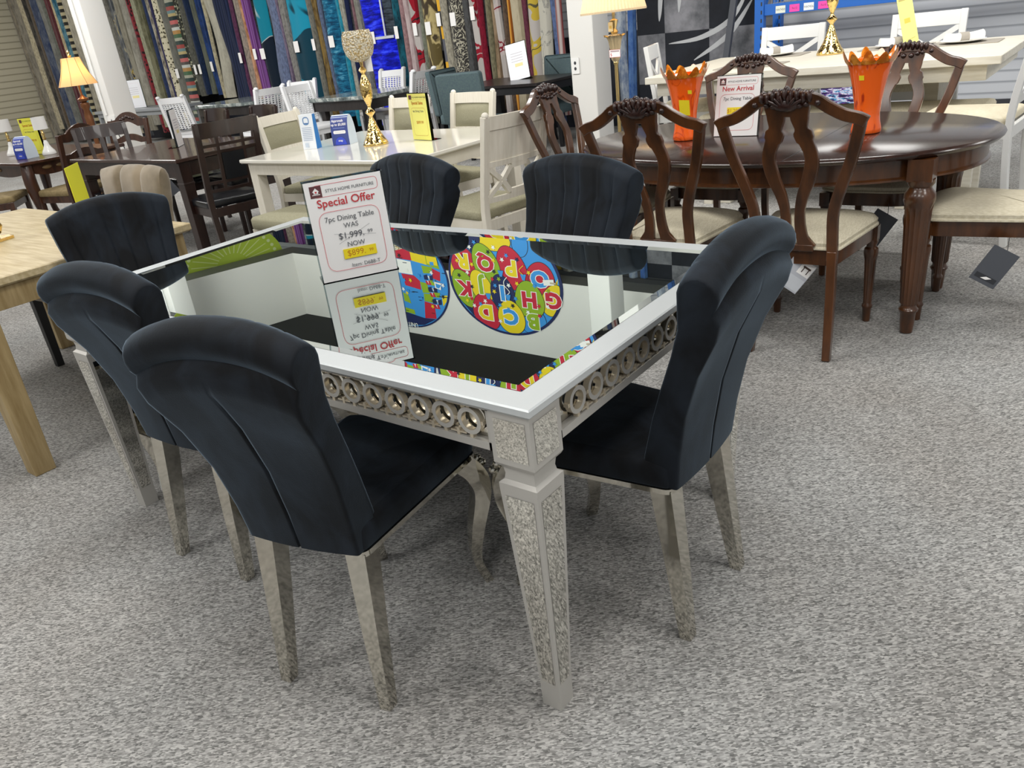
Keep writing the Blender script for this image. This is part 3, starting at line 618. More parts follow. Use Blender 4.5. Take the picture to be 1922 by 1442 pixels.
def base_chair(name, label, loc, rz, mw, mseat, half=.205, depth=.43, zs=.47, zt=.97, lean=.16, post=.036, cush=.05, group=None, stretch=False, dp=.032):
    t = thing(name, label, 'chair', loc, rz, group); fx = lambda z: -lean*max(0, z-zs)-.10*lean*max(0, z-zs)**2
    F = lambda a, b, c: (fx(b)+c, a, b)
    for s in (-1, 1):
        pts = [(-.05, s*half, 0), (-.012, s*half, zs*.55), (0, s*half, zs), (fx(zs+.25), s*half, zs+.25), (fx(zt), s*half, zt)]
        build('rear_post', MB().sweep(spline(pts, 3), [(post, dp)]*13), mw, t, smooth=30, bevel=.003)
        build('front_leg', MB().beam((depth, s*half, zs-cush), (depth, s*half, 0), post+.004, post+.004, post*.8, post*.8), mw, t, smooth=0, bevel=.003)
    mb = MB()
    for s in (-1, 1): mb.box(0, s*half-.011, zs-cush-.06, depth, s*half+.011, zs-cush)
    mb.box(depth-.011, -half, zs-cush-.06, depth+.011, half, zs-cush); mb.box(-.011, -half, zs-cush-.06, .011, half, zs-cush)
    build('seat_rail', mb, mw, t, smooth=0, bevel=.002)
    if stretch:
        mb = MB()
        for s in (-1, 1): mb.box(0, s*half-.009, .16, depth, s*half+.009, .19)
        mb.box(depth*.5-.009, -half, .165, depth*.5+.009, half, .185); build('stretcher', mb, mw, t, smooth=0, bevel=.002)
    if mseat is not None:
        o = rect(.018, -half-.018, depth+.035, half+.018, .04, 4)
        build('seat', MB().cushion(o, [(zs-cush, .006), (zs-cush+.008, 0), (zs-.012, 0), (zs-.002, .008), (zs+.001, .02)], .012), mseat, t, smooth=50)
    return t, F
# --- white dining set with olive seats
def white_chair(label, loc, rz):
    t, F = base_chair('white_dining_chair', label, loc, rz, m_cream, m_olive, .215, .44, .475, .955, .17, .042, group='white chairs with olive backs', stretch=True)
    h = .2; cv = lambda a: -.03*(1-(a/.22)**2)
    G = lambda a, b, c: (F(a, b, c)[0]+cv(a), a, b)
    arc = lambda b: [(-h+2*h*k/8, b) for k in range(9)]
    for s in (-1, 1): build('post_cap', MB().ellipsoid(F(s*.215, .958, 0), (.018, .022, .02), 10, 6), m_cream, t, smooth=60)
    build('top_rail', MB().ribbon(arc(.92), .034, .024, G), m_cream, t, smooth=40); build('lower_rail', MB().ribbon(arc(.715), .014, .022, G).ribbon(arc(.53), .014, .022, G), m_cream, t, smooth=40)
    build('back_panel', MB().grid(lambda i, j: G(-.195+.39*i, .725+.165*j, -.006), 9, 3).grid(lambda i, j: G(-.195+.39*i, .725+.165*j, .0), 9, 3), m_cream, t, 'plain cream rear panel', smooth=40)
    build('back_cushion', MB().grid(lambda i, j: (G(-.192+.384*i,   .73+.155*j, .004+.012*(1-(2*i-1)**4)*(1-(2*j-1)**4))), 13, 7), m_olive, t, 'olive linen back panel', smooth=60)
    mb = MB(); hx = [(-.115, .622), (-.06, .69), (.06, .69), (.115, .622), (.06, .555), (-.06, .555)]
    for p, q in zip(hx, hx[1:]+hx[:1]): mb.ribbon([p, q], .013, .024, G)
    for s in (-1, 1): mb.ribbon([(s*.2, .70), (s*.115, .622)], .012, .02, G); mb.ribbon([(s*.2, .545), (s*.115, .622)], .012, .02, G)
    build('hexagon_fret', mb, m_cream, t, 'openwork hexagon fret', smooth=0); return t
W = white_chair('white chair with olive back at the right end of the white table, seen from behind', (2.46, 1.90, 0), 82)
dup(W, (2.84, 4.19, 0), -79, 'white chair with olive back at the left end of the white table')
dup(W, (3.34, 3.52, 0), 170, 'white chair with olive back at the far side, between gold goblet and yellow sign')
dup(W, (3.44, 3.0, 0), 169, 'white chair with olive back at the far side, right of the yellow sign')
table('white_dining_table', 'glossy white rectangular dining table holding a gold goblet', (2.675, 3.09, 0), 0, 1.09, 1.50, .762, mat('glossy_white_top', 'e9e5da', .12, Coat_Weight=.3), m_cream, .026, .075, .072, over=.035)
t = thing('upholstered_bench', 'white bench with olive cushion at the near side of the white table', 'bench', (2.04, 2.96, 0))
build('seat', MB().cushion(rect(-.19, -.53, .19, .53, .06), [(.40, .008), (.41, 0), (.455, 0), (.468, .01), (.472, .03)], .012), m_olive, t, smooth=50)
mb = MB(); [mb.box(-.17, s*.5-.011, .32, .17, s*.5+.011, .40) for s in (-1, 1)]; [mb.box(s*.165-.011, -.5, .32, s*.165+.011, .5, .40) for s in (-1, 1)]; build('apron', mb, m_cream, t, smooth=0, bevel=.002)
for i in (-1, 1):
    for j in (-1, 1): build('leg', MB().beam((i*.155, j*.49, .40), (i*.155, j*.49, 0), .05, .05, .042, .042), m_cream, t, smooth=0, bevel=.002)
def goblet(label, loc, k=1):
    t = thing('candle_goblet', label, 'candle holder', loc)
    pr = [(.085, 0), (.088, .006), (.082, .02), (.066, .045), (.05, .075), (.036, .11), (.024, .15), (.013, .178), (.012, .186), (.036, .212), (.012, .238), (.011, .25), (.02, .272), (.034, .305), (.04, .345), (.037, .385), (.026, .42), (.013, .445), (.012, .455), (.028, .475), (.02, .487), (.010, .495), (.012, .52), (.016, .535)]
    build('stem', MB().lathe([(r*k, z*k) for r, z in pr], n=28), m_gold, t, 'hammered gold stem and foot', smooth=50)
    pb = [(.012, .525), (.04, .53), (.068, .545), (.088, .572), (.099, .61), (.101, .645), (.097, .685), (.086, .715), (.082, .715), (.09, .68), (.09, .62), (.05, .56)]
    build('bowl', MB().lathe([(r*k, z*k) for r, z in pb], n=32), m_crystal, t, 'beaded crystal bowl', smooth=60); return t
g = goblet('gold crystal bowl candle holder standing on the white dining table', (2.63, 3.08, .7625), .93)
build('price_tag', MB().box(.014, -.075, .43, .016, -.02, .515), m_paper, g, 'white price tag with yellow label', smooth=0)
goblet('gold candle holder standing on the whitewashed counter table', (5.12, 1.05, .911), 1.05)
t = thing('leaflet_stand', 'tall narrow white leaflet stand with a blue side, on the white table', 'leaflet', (2.49, 3.555, .7625), -70)
mb = MB(); pl = [(-.05, 0), (.05, 0), (.05, .065), (-.05, .065)]; mb.loft([[(x, y, 0) for x, y in pl], [(x*1.0, .02+y*.5, .215) for x, y in pl]]); build('card_body', mb, [ink('e9edf2')], t, smooth=0)
s = Sheet(lambda x, z, l: (x, z*.093-.001-l, z)); s.outline(-.024, .15, .022, .2, .022, .006, ink('6088b8')); s.rect(-.014, .157, .012, .163, ink('3f6ea8'))
for k in range(8): s.rect(-.038, .132-.011*k, .034, .135-.011*k, ink('9aa9c4'))
s.rect(-.03, .013, -.004, .04, ink('c7d3e2'))
build('printing', s.mb, s.mats, t, smooth=0)
build('side_face', MB().add([(.0508, .0, 0), (.0508, .065, 0), (.0508, .0525, .215), (.0508, .02, .215)], [(0, 1, 2, 3)]), ink('2e7cc4'), t, 'bright blue side', smooth=0)
def arch_stand(label, loc, rz, cols):
    t = thing('brochure_stand', label, 'brochure', loc, rz); a, b, c = [ink(x) for x in cols]
    arc = [(-.055*cos(pi*k/14)**1, .185*sin(pi*k/14)**.75) for k in range(15)]
    mb = MB()
    mb.loft([[(s_, y, z) for y, z in arc] for s_ in (-.062, .062)]); build('card_body', mb, b, t, 'pale side of folded card', smooth=30)
    yz = lambda z: -.055*sqrt(max(0, 1-(min(z, .185)/.185)**2.67)); fn = lambda x, z, l: (x, yz(z)-.0008-l, z)
    s = Sheet(fn)
    for k in range(12): z0, z1 = .18*k/12, .18*(k+1)/12; s.mb.add([fn(-.0622, z0, 0), fn(.0622, z0, 0), fn(.0622, z1, 0), fn(-.0622, z1, 0)], [(0, 1, 2, 3)], s.slot(a))
    s.text('Approvals', -.012, .145, .021, m_paper, .02); s.text('up to $5,000', -.003, .122, .021, m_paper, .02)
    s.rect(-.045, .106, .04, .109, ink('8fa0d0')); s.outline(-.045, .072, .045, .092, .009, .0095, m_paper)
    for k in range(8): z0 = .003+.006*k; w = .042*sqrt(max(0, 1-((k+.5)/8.2)**2)); s.rect(-w, z0, w, z0+.0063, c)
    s.text('snap', 0, .024, .018, m_paper, .02)
    build('printing', s.mb, s.mats, t, smooth=0); return t
arch_stand('navy blue folded brochure stand between leaflet stand and gold goblet', (2.68, 3.42, .7625), -70, ('3c4a8c', 'cdd9e4', '3a4ec4'))
def draw_yellow(head, price):
    def d(s):
        w, h = .2, .275; s.outline(-.42*w, .87*h, .45*w, .97*h, .006, .001, m_orangeink); s.rect(-.42*w, .88*h, -.27*w, .965*h, m_maroon); s.text('STYLE HOME FURNITURE', .1*w, .905*h, .072*w, m_brown)
        s.text(head, 0, .775*h, .125*w, m_orangeink, .02); s.outline(-.38*w, .1*h, .4*w, .7*h, .025, .0012, m_orangeink); s.text('6pc Dining Table', 0, .61*h, .085*w, m_text); s.text(price, .02*w, .36*h, .12*w, m_red if 0 else m_orangeink)
    return d
m_ypaper = ink('eeea7c')
t = thing('price_sign', 'yellow special sales sign standing on the white dining table', 'sign', (2.765, 2.80, .763), -103); holder(t, .2, .275, .07); sheet(t, .2, .275, m_ypaper, draw_yellow('Special Sales', '$899.99'))

# --- weathered oak table, back left
table('oak_dining_table', 'weathered light oak dining table behind the left black chair', (.365, 3.15, 0), 0, .93, 1.60, .762, m_oak, m_oakleg, .035, .085, .095, over=.03, taper=.82)
t = thing('tufted_velvet_chair', 'taupe velvet chair with channel tufted back at the far side of the oak table', 'chair', (1.13, 3.42, 0), 182)
gro = [-.34, .34]
def tf(i, j):
    u = -1+2*i; a = 2*pi*j; ch = sum(exp(-((u-g)/.07)**2) for g in gro); e = max(0, 1-abs(u)**8)**.5*.5+.5
    tt = j; zz, xx = [(lerp([(0, .46), (.36, .86), (.42, .90), (.5, .925), (.58, .90), (.64, .85), (1, .40)], tt)), lerp([(0, .03), (.36, -.03), (.42, -.045), (.5, -.085), (.58, -.12), (.64, -.125), (1, -.05)], tt)]
    if tt < .55: xx -= .022*ch
    return (-.05+(xx+.05)*e, u*lerp([(.46, .24), (.9, .285)], zz), zz-.02*abs(u)**3*(zz > .7)-(.012*ch if tt < .6 else 0)*(zz > .8))
mb = MB(); mb.grid(tf, 49, 26); mb.f += [tuple(range(26))[::-1], tuple(range(48*26, 49*26))]; mb.m += [0, 0]; build('backrest', mb, m_taupe, t, 'wide vertical channels and rolled top', smooth=60)
build('seat', MB().cushion(rpoly([(0, -.22), (.58, -.26), (.58, .26), (0, .22)], .05), [(.38, .01), (.39, 0), (.46, 0), (.475, .01), (.48, .03)], .015), m_taupe, t, smooth=50)
for i, j in ((.05, -.18), (.05, .18), (.54, -.18), (.54, .18)): build('leg', MB().beam((i, j, .385), (i-(.06 if i < .2 else 0), j, 0), .045, .045, .036, .036), m_blackwood, t, smooth=0, bevel=.003)
hang_tag('dark grey card tag hanging beside the taupe velvet chair', (1.45, 3.62, .80), -50, -30, .075, .12, m_tag)
t = thing('display_sign', 'plain bright yellow sheet sign behind the left black chair on the oak table', 'sign', (.757, 3.08, .763), 50); mb = MB().box(-.11, 0, 0, .11, .0015, .245); build('yellow_sheet', mb, ink('e8e832'), t, smooth=0); build('acrylic_foot', MB().box(-.13, 0, 0, .13, .07, .002), m_acrylic, t, smooth=0)
t = thing('gold_candle_holder', 'gold ball candle holder on a square foot at the left picture edge', 'candle holder', (.36, 3.13, .7625), 20)
build('foot', MB().prism(rect(-.058, -.058, .058, .058, .02), 0, .012), m_gold, t, smooth=30); build('ball', MB().lathe([(.02, .01), (.015, .02), (.035, .03), (.048, .06), (.035, .09), (.015, .1), (.02, .15), (.05, .16)], n=24), m_gold, t, smooth=50)

# --- espresso table with lattice and rail chairs
et = table('espresso_dining_table', 'dark espresso rectangular dining table behind the oak table', (2.61, 5.36, 0), 0, .98, 1.58, .762, mat('espresso_top', '47352f', .2, 0, ('35261f', 6, (1, 8, 1), .35, .7), Coat_Weight=.3), m_espresso, .03, .10, .085, over=.03, taper=.85)
for i in (-1, 1):
    for j in (-1, 1): build('leg_band', MB().box(i*.4175-.045, j*.7175-.045, .575, i*.4175+.045, j*.7175+.045, .59), m_espresso, et, smooth=0, bevel=.003)
t, F = base_chair('lattice_back_chair', 'dark wood chair with lattice back and black leather seat at the espresso table', (2.325, 4.24, 0), 78, m_espresso, m_leather, .205, .43, .475, .995, .17, .04, stretch=False)
cv = lambda a: -.03*(1-(a/.21)**2); G = lambda a, b, c: (F(a, b, c)[0]+cv(a), a, b); arc = lambda b, h=.2: [(-h+2*h*k/8, b) for k in range(9)]
build('top_rail', MB().ribbon(arc(.945, .215), .05, .024, G), m_espresso, t, smooth=40)
mb = MB(); [mb.ribbon(arc(b), .010, .02, G) for b in (.845, .80, .60, .545)]; [mb.ribbon([(a, .90), (a, .55)], .010, .018, G) for a in (-.09, .09)]; build('lattice', mb, m_espresso, t, smooth=40)
build('back_pad', MB().grid(lambda i, j: G(-.078+.156*i, .61+.18*j, .004), 5, 3).grid(lambda i, j: G(-.078+.156*i, .61+.18*j, -.014), 5, 3), m_leather, t, 'black leather centre pad', smooth=40)
def rail_chair(label, loc, rz):
    t, F = base_chair('rail_back_chair', label, loc, rz, m_espresso, m_leather, .2, .43, .475, .96, .17, .036, group='dark rail back chairs'); cv = lambda a: -.035*(1-(a/.2)**2)
    G = lambda a, b, c: (F(a, b, c)[0]+cv(a), a, b); build('top_rail', MB().ribbon([(-.21+.42*k/8, .92) for k in range(9)], .052, .022, G), m_espresso, t, smooth=40)
    for a in (-.1, 0, .1): build('slat', MB().ribbon([(a, .88), (a, .48)], .016, .016, G), m_espresso, t, smooth=0)
    build('lower_rail', MB().ribbon([(-.2+.4*k/8, .56) for k in range(9)], .016, .018, G), m_espresso, t, smooth=40); return t
rc = rail_chair('dark rail back chair turned at an angle at the left end of the espresso table', (2.50, 6.27, 0), -112)
dup(rc, (3.22, 5.76, 0), 172, 'dark rail back chair at the far side of the espresso table, left of two')
dup(rc, (3.29, 5.18, 0), 172, 'dark rail back chair at the far side of the espresso table, nearer the white chairs')
def blank(s):
    s.outline(-.08, .02, .08, .25, .01, .001, ink('d8b8bc')); s.rect(-.03, .1, .05, .125, ink('e8dca0')); [s.rect(-.06, .14+.02*k, .06, .146+.02*k, ink('c9c6cc')) for k in range(4)]
t = thing('price_sign', 'white price sign seen edge on, standing on the espresso table', 'sign', (2.69, 5.41, .763), 46); holder(t, .2, .28, .08); sheet(t, .2, .28, m_paper, blank)

# --- carved table at the far left
ct = table('carved_dining_table', 'carved brown dining table with curved legs at the far left', (2.56, 7.93, 0), 0, .98, 1.86, .735, m_brown, m_brown, .03, 0, .07, legs=False)
def scal(a, c0, n=24):
    mb = MB()
    for s in (-1, 1):
        mb.loft([[(a[0]*(2*k/n-1), s*a[1]-.012, z), (a[0]*(2*k/n-1), s*a[1]+.012, z), (a[0]*(2*k/n-1), s*a[1]+.012, .705), (a[0]*(2*k/n-1), s*a[1]-.012, .705)] for k in range(n+1) for z in (.64-.045*abs(sin(2*pi*k/n))**.8,)])
        mb.loft([[(s*a[0]-.012, a[1]*(2*k/n-1), z), (s*a[0]+.012, a[1]*(2*k/n-1), z), (s*a[0]+.012, a[1]*(2*k/n-1), .705), (s*a[0]-.012, a[1]*(2*k/n-1), .705)] for k in range(n+1) for z in (.64-.045*abs(sin(2*pi*k/n))**.8,)])
    return mb
build('carved_apron', scal((.42, .86), 0), m_brown, ct, smooth=30)
mb = MB()
for k in range(5): [mb.ellipsoid((-.434+0*s, -.3+.15*k, .66), (.014, .05, .018), 8, 6) for s in (1,)]; mb.ellipsoid((-.25+.125*k, -.874, .66), (.045, .014, .018), 8, 6)
build('carving', mb, mat('gilt_carving', '7a6240', .4), ct, 'carved scrolls', smooth=60)
for i in (-1, 1):
    for j in (-1, 1):
        p = spline([(i*.41, j*.85, .705), (i*.43, j*.87, .55), (i*.40, j*.84, .3), (i*.385, j*.825, .12), (i*.42, j*.86, 0)], 4); build('cabriole_leg', MB().tube(p, [lerp([(0, .05), (.3, .055), (.7, .03), (1, .035)], k/16) for k in range(17)], 12), m_brown, ct, smooth=50)
def ladder_chair(label, loc, rz, zt=.985):
    t, F = base_chair('ladder_back_chair', label, loc, rz, m_brown, m_tan, .215, .44, .475, .93, .17, .042, group='carved ladder back chairs')
    for b, w in ((.90, .04), (.74, .026), (.60, .026)):
        pts = [(-.215+.43*k/16, b+.045*max(0, cos((k/16-.5)*pi*1.6))*(1.25 if b > .85 else .7)) for k in range(17)]
        build('top_slat' if b > .85 else 'slat', MB().ribbon(pts, [w*(.75+.35*max(0, cos((k/16-.5)*pi))) for k in range(17)], .022, F), m_brown, t, smooth=40)
    mb = MB(); [mb.ellipsoid(F(a, .955-abs(a)*.3, 0), (.02, .028, .018), 8, 6) for a in (-.07, -.035, 0, .035, .07)]; build('carving', mb, m_mahogd, t, 'carved crest', smooth=60); return t
lc = ladder_chair('brown ladder back chair at the near end of the carved table', (2.46, 6.66, 0), 102)
dup(lc, (3.14, 7.1, 0), 200, 'brown ladder back chair with carved crest in front of the white pillar')
dup(lc, (1.72, 7.55, 0), -38, 'brown ladder back chair at the left picture edge, only its seat showing')
def small_lamp(label, loc):
    t = thing('table_lamp', label, 'lamp', loc); build('lamp_base', MB().lathe([(.06, 0), (.062, .01), (.055, .03), (.035, .06), (.022, .09), (.02, .11), (.01, .13)], n=24), m_plate, t, smooth=50)
    build('stem', MB().lathe([(.012, .13), (.018, .145), (.01, .16), (.018, .18), (.01, .2), (.01, .25)], n=16), m_gold, t, smooth=50); build('lamp_shade', MB().lathe([(.062, .225), (.058, .335), (.056, .335), (.060, .225)], n=28), ink('e6e4e0'), t, smooth=50); return t
sl = small_lamp('small table lamp with white drum shade, left of the yellow sign on the carved table', (2.45, 8.02, .736))
dup(sl, (2.50, 7.36, .736), 0, 'small table lamp with white drum shade, right of the yellow sign on the carved table')
arch_stand('navy blue folded brochure stand in front of the yellow sign on the carved table', (2.31, 7.38, .736), -75, ('2a3f9c', 'cdd9e4', '3a4ec4')).scale = (1.15, 1.15, 1.05)
t = thing('price_sign', 'yellow price sign behind the blue brochure on the carved table', 'sign', (2.50, 7.62, .736), -80); holder(t, .25, .33, .07); o = sheet(t, .2, .275, ink('e9e64c'), draw_yellow('Special Sales', '$1,099.99')); o.scale = (1.25, 1, 1.2)

# --- marble tables with white cane chairs
def cane_chair(label, loc, rz):
    t, F = base_chair('cane_back_chair', label, loc, rz, m_plastic, m_plastic, .205, .43, .475, .95, .22, .045, group='white cane back chairs', dp=.05)
    cv = lambda a: -.03*(1-(a/.2)**2); G = lambda a, b, c: (F(a, b, c)[0]+cv(a), a, b); arc = lambda b, h=.195: [(-h+2*h*k/8, b) for k in range(9)]
    build('top_rail', MB().ribbon(arc(.905, .2), .042, .028, G), m_plastic, t, smooth=40)
    for s in (-1, 1): build('ear', MB().ellipsoid(F(s*.2, .958, -.012), (.04, .028, .022), 10, 6), m_plastic, t, smooth=60)
    mb = MB()
    for k in range(14): mb.ribbon(arc(.525+.025*k, .19), .0055, .012, G)
    for a in (-.15, -.1, -.05, 0, .05, .1, .15): mb.ribbon([(a, .51), (a, .70), (a, .87)], .008, .014, G)
    build('woven_panel', mb, m_plastic, t, 'open woven lattice', smooth=0); return t
cc = cane_chair('white cane back chair beside the espresso table, turned three quarters to the left', (5.6, 10.15, 0), 22)
dup(cc, (5.85, 8.43, 0), 84, 'white cane back chair in front of the left marble table')
dup(cc, (6.55, 8.62, 0), 200, 'white cane back chair behind the front two, between the marble tables')
dup(cc, (5.92, 7.78, 0), -95, 'white cane back chair at the left end of the right marble table')
dup(cc, (7.32, 7.64, 0), 185, 'white cane back chair behind the right marble table, in front of the blue rug')
dup(cc, (6.70, 6.50, 0), 93, 'white cane back chair at the right end of the right marble table')
def marble_table(label, loc, sx, sy, r):
    t = thing('marble_top_table', label, 'table', loc); pl = rect(-sx/2, -sy/2, sx/2, sy/2, r, 8)
    build('tabletop', MB().loft([[(x, y, z) for x, y in inset(pl, d)] for d, z in ((.01, .715), (0, .725), (0, .755), (.006, .762))]), m_marble, t, smooth=35)
    build('apron', MB().prism(inset(pl, .04), .60, .715), m_ebony, t, smooth=35)
    for i in (-1, 1):
        for j in (-1, 1): build('leg', MB().beam((i*(sx/2-.12), j*(sy/2-.14), .6), (i*(sx/2-.12), j*(sy/2-.14), 0), .08, .08, .06, .06), m_ebony, t, smooth=0)
    return t
marble_table('grey marble topped table with rounded corners, left of the white cane chairs', (6.62, 10.02, 0), 1.0, 1.42, .25)
marble_table('grey marble topped table behind the gold goblet', (6.46, 7.22, 0), .95, 1.12, .03)
# --- teal chairs and black counter table
def teal_chair(label, loc, rz):
    t = thing('upholstered_side_chair', label, 'chair', loc, rz, 'teal grey upholstered chairs')
    pl = rect(-.245, 0, .245, 1, 0)
    def slab(i, j): pass
    b = rpoly([(-.25, .46), (.25, .46), (.25, .955), (-.25, .955)], .03); fx = lambda z: -.14*(z-.46)
    mb = MB().loft([[(fx(z)+x, y, z) for y, z in inset(b, d)] for x, d in ((-.07, .012), (-.06, 0), (0, 0), (.012, .012), (.018, .04))]); build('backrest', mb, m_teal, t, smooth=40)
    pp = [(fx(z)-.002+.004, y, z) for y, z in b]; build('piping', MB().tube(pp+[pp[0]], .007, 6), ink('38474c'), t, 'darker welt seam', smooth=60)
    build('seat', MB().cushion(rect(-.01, -.25, .46, .25, .04), [(.37, .008), (.38, 0), (.46, 0), (.475, .01), (.48, .03)], .015), m_teal, t, smooth=50)
    for i, j in ((.0, -.2), (.0, .2), (.42, -.2), (.42, .2)): build('leg', MB().beam((i, j, .375), (i-(.08 if i < .1 else 0), j, 0), .05, .05, .04, .04), m_blackwood, t, smooth=0)
    return t
tc_ = teal_chair('teal grey upholstered chair at the near side of the black wood table', (5.66, 4.88, 0), 14)
dup(tc_, (6.45, 5.78, 0), -86, 'teal grey upholstered chair at the left end of the black wood table')
dup(tc_, (7.24, 4.72, 0), 182, 'teal grey upholstered chair beyond the black wood table, beside the white column')
table('black_wood_table', 'black wood dining table holding a white sign, beside the white column', (6.65, 4.96, 0), 0, 1.0, 1.30, .762, m_ebony, m_blackwood, .035, .07, .09, over=.02)
t = thing('price_sign', 'white price sign leaning on the black wood table in front of the rugs', 'sign', (6.72, 4.93, .763), -72, rx=-14); t.rotation_euler.y = radians(-9); holder(t, .24, .40, .08); o = sheet(t, .2, .28, ink('eff1f6'), blank); o.scale = (1.2, 1, 1.42)
# --- grey table by the left pillar
table('grey_console_table', 'long grey console table behind the left white pillar', (6.5, 12.62, 0), 0, .55, 2.5, .765, m_greytable, m_greytable, .05, .06, .06)
t = thing('price_sign', 'white price sign on the grey console table right of the left pillar', 'sign', (6.42, 12.72, .766), -66); holder(t, .32, .44, .08); o = sheet(t, .2, .28, ink('e3e4e8'), blank); o.scale = (1.6, 1, 1.56)
# --- whitewashed counter table, back right
t = thing('counter_height_table', 'whitewashed counter height table set with plates, back right', 'table', (4.90, .965, 0))
pl = rect(-.65, -1.07, .65, 1.07, .01); build('tabletop', MB().prism(pl, .865, .91), m_wash, t, smooth=0, bevel=.004)
for y in (-.53, .53): build('leaf_seam', MB().box(-.651, y-.0012, .868, .651, y+.0012, .9106), ink('a8a292'), t, 'thin seam between leaves', smooth=0)
build('apron', MB().box(-.6, -1.0, .78, .6, 1.0, .865), m_wash, t, smooth=0, bevel=.003)
for y in (-.62, .62): build('pedestal', MB().box(-.16, y-.07, .1, .16, y+.07, .78).box(-.4, y-.07, 0, .4, y+.07, .1), m_wash, t, smooth=0, bevel=.004)
build('stretcher', MB().box(-.04, -.6, .2, .04, .6, .28), m_wash, t, smooth=0)
def xchair(label, loc, rz):
    t, F = base_chair('cross_back_stool', label, loc, rz, m_white, m_beige, .225, .42, .66, 1.09, .14, .045, group='white cross back counter stools', stretch=True)
    build('top_rail', MB().ribbon([(-.225, 1.04), (.225, 1.04)], .048, .024, F), m_white, t, smooth=0, bevel=.003)
    build('cross_brace', MB().ribbon([(-.21, .985), (.21, .735)], .018, .018, F).ribbon([(.21, .985), (-.21, .735)], .018, .0185, F), m_white, t, smooth=0); build('lower_rail', MB().ribbon([(-.21, .735), (.21, .735)], .02, .02, F), m_white, t, smooth=0); return t
xc = xchair('white cross back stool behind the counter table, left of the gold candle holder', (5.76, 1.55, 0), 180)
dup(xc, (5.82, .59, 0), 180, 'white cross back stool behind the counter table, at the yellow tag')
dup(xc, (4.85, 2.22, 0), -72, 'white cross back stool at the left end of the counter table')
dup(xc, (4.02, -.25, 0), 86, 'white cross back stool at the right picture edge')
t = thing('upholstered_bench', 'beige upholstered bench with nailhead trim under the counter table', 'bench', (4.64, .85, 0))
build('seat', MB().cushion(rect(-.2, -.89, .2, .89, .05), [(.52, .004), (.53, 0), (.60, 0), (.615, .012), (.62, .035)], .012), m_beige, t, smooth=50)
mb = MB(); [mb.ellipsoid((-.202, -.87+.029*k, .54), (.004, .008, .008), 6, 4) for k in range(61)]; build('nailhead_trim', mb, mat('nickel_nailheads', '8d8a84', .3, 1), t, 'row of nailheads', smooth=60)
build('apron', MB().box(-.18, -.87, .45, .18, .87, .52), m_wash, t, smooth=0, bevel=.003)
for i in (-1, 1):
    for j in (-1, 1): build('leg', MB().beam((i*.15, j*.82, .45), (i*.15, j*.82, 0), .06, .06), m_wash, t, smooth=0)
def setting(label, loc, rz):
    t = thing('dinner_plate', label, 'plate', loc, rz, 'plates on the counter table')
    build('plate_dish', MB().lathe([(.06, 0), (.08, .003), (.135, .016), (.135, .019), (.08, .008), (.02, .006)], n=32), m_plate, t, smooth=50); return t
def napkin(label, loc, rz):
    t = thing('rolled_napkin', label, 'napkin', loc, rz, 'napkins on the plates'); build('linen_roll', MB().tube([(-.11, 0, .028), (-.05, 0, .026), (.05, 0, .026), (.12, .01, .028)], [.03, .026, .025, .032], 12), m_linen, t, smooth=50)
    build('napkin_ring', MB().tube([(-.02, 0, .026), (.03, 0, .026)], .030, 16), m_mat_, t, 'grey napkin ring', smooth=40); return t
def pmat(label, loc, rz): 
    o = build('placemat', MB().prism(rect(-.15, -.22, .15, .22, .03), 0, .004), m_mat_, loc=loc); o.rotation_euler.z = radians(rz); return tag(o, label, 'placemat', 'placemats on the counter table')
spots = [((5.30, 1.50), 'far left', ', by the gold candle holder'), ((4.62, 1.42), 'near left', ', at the near edge'), ((5.22, .25), 'right', ', farthest right'), ((5.28, .66), 'centre', ', by the yellow tag')]
P0 = N0 = None
for (x, y), wh, ex in spots:
    pmat(f'grey woven placemat, {wh} one on the counter table{ex}', (x, y, .9105), 0)
    l1 = f'white plate, {wh} one on the counter table{ex}'; l2 = f'white rolled napkin with grey ring on the {wh} plate{ex}'
    if P0 is None: P0 = setting(l1, (x, y, .915), 0); N0 = napkin(l2, (x, y, .922), -60)
    else: dup(P0, (x, y, .915), 0, l1); dup(N0, (x, y, .922), -60, l2)
t = thing('hanging_price_tag', 'tall narrow yellow price tag on the counter table', 'sign', (5.20, .545, .911), -75, rx=-14)
s = Sheet(lambda x, z, l: (x, -l, z)); s.slot(ink('e2e07a')); t.rotation_euler.y = radians(-13); s.mb.box(-.045, 0, 0, .045, .0015, .42)
for k in range(3): s.rect(-.035, .375-.035*k, .03, .39-.035*k, ink('a89a58'))
s.rect(-.02, .16, .015, .19, ink('d8b040')); s.line(-.03, .05, .03, .06, .003, ink('a89a58')); build('yellow_card', s.mb, s.mats, t, smooth=0)
# --- blue pallet rack
t = thing('pallet_rack', 'blue steel pallet rack upright and beams behind the counter table', 'rack', (7.4, 2.42, 0))
for x in (0, .5):
    mb = MB(); mb.box(x-.035, -.045, 0, x+.035, .045, 2.6); build('upright', mb, m_bluesteel, t, smooth=0)
    mb = MB(); [mb.box(x-.0365, -.03, .1+.075*k, x-.034, -.016, .135+.075*k) for k in range(33)]; build('slot_holes', mb, m_dark, t, 'row of keyhole slots', smooth=0)
mb = MB()
for k in range(5): mb.beam((0, 0, .2+.45*k), (.5, 0, .65+.45*k), .02, .02)
build('brace', mb, m_bluesteel, t, smooth=0)
for x in (0, .5): build('beam', MB().box(x-.02, -2.5, 1.135, x+.02, -.045, 1.235), m_bluesteel, t, smooth=0, bevel=.003)
mb = MB(); [mb.box(-.02, -.12-.06*k, 1.236, .52, -.115-.06*k, 1.24) for k in range(38)]; [mb.box(.05*k, -2.4, 1.236, .05*k+.004, -.1, 1.24) for k in range(11)]
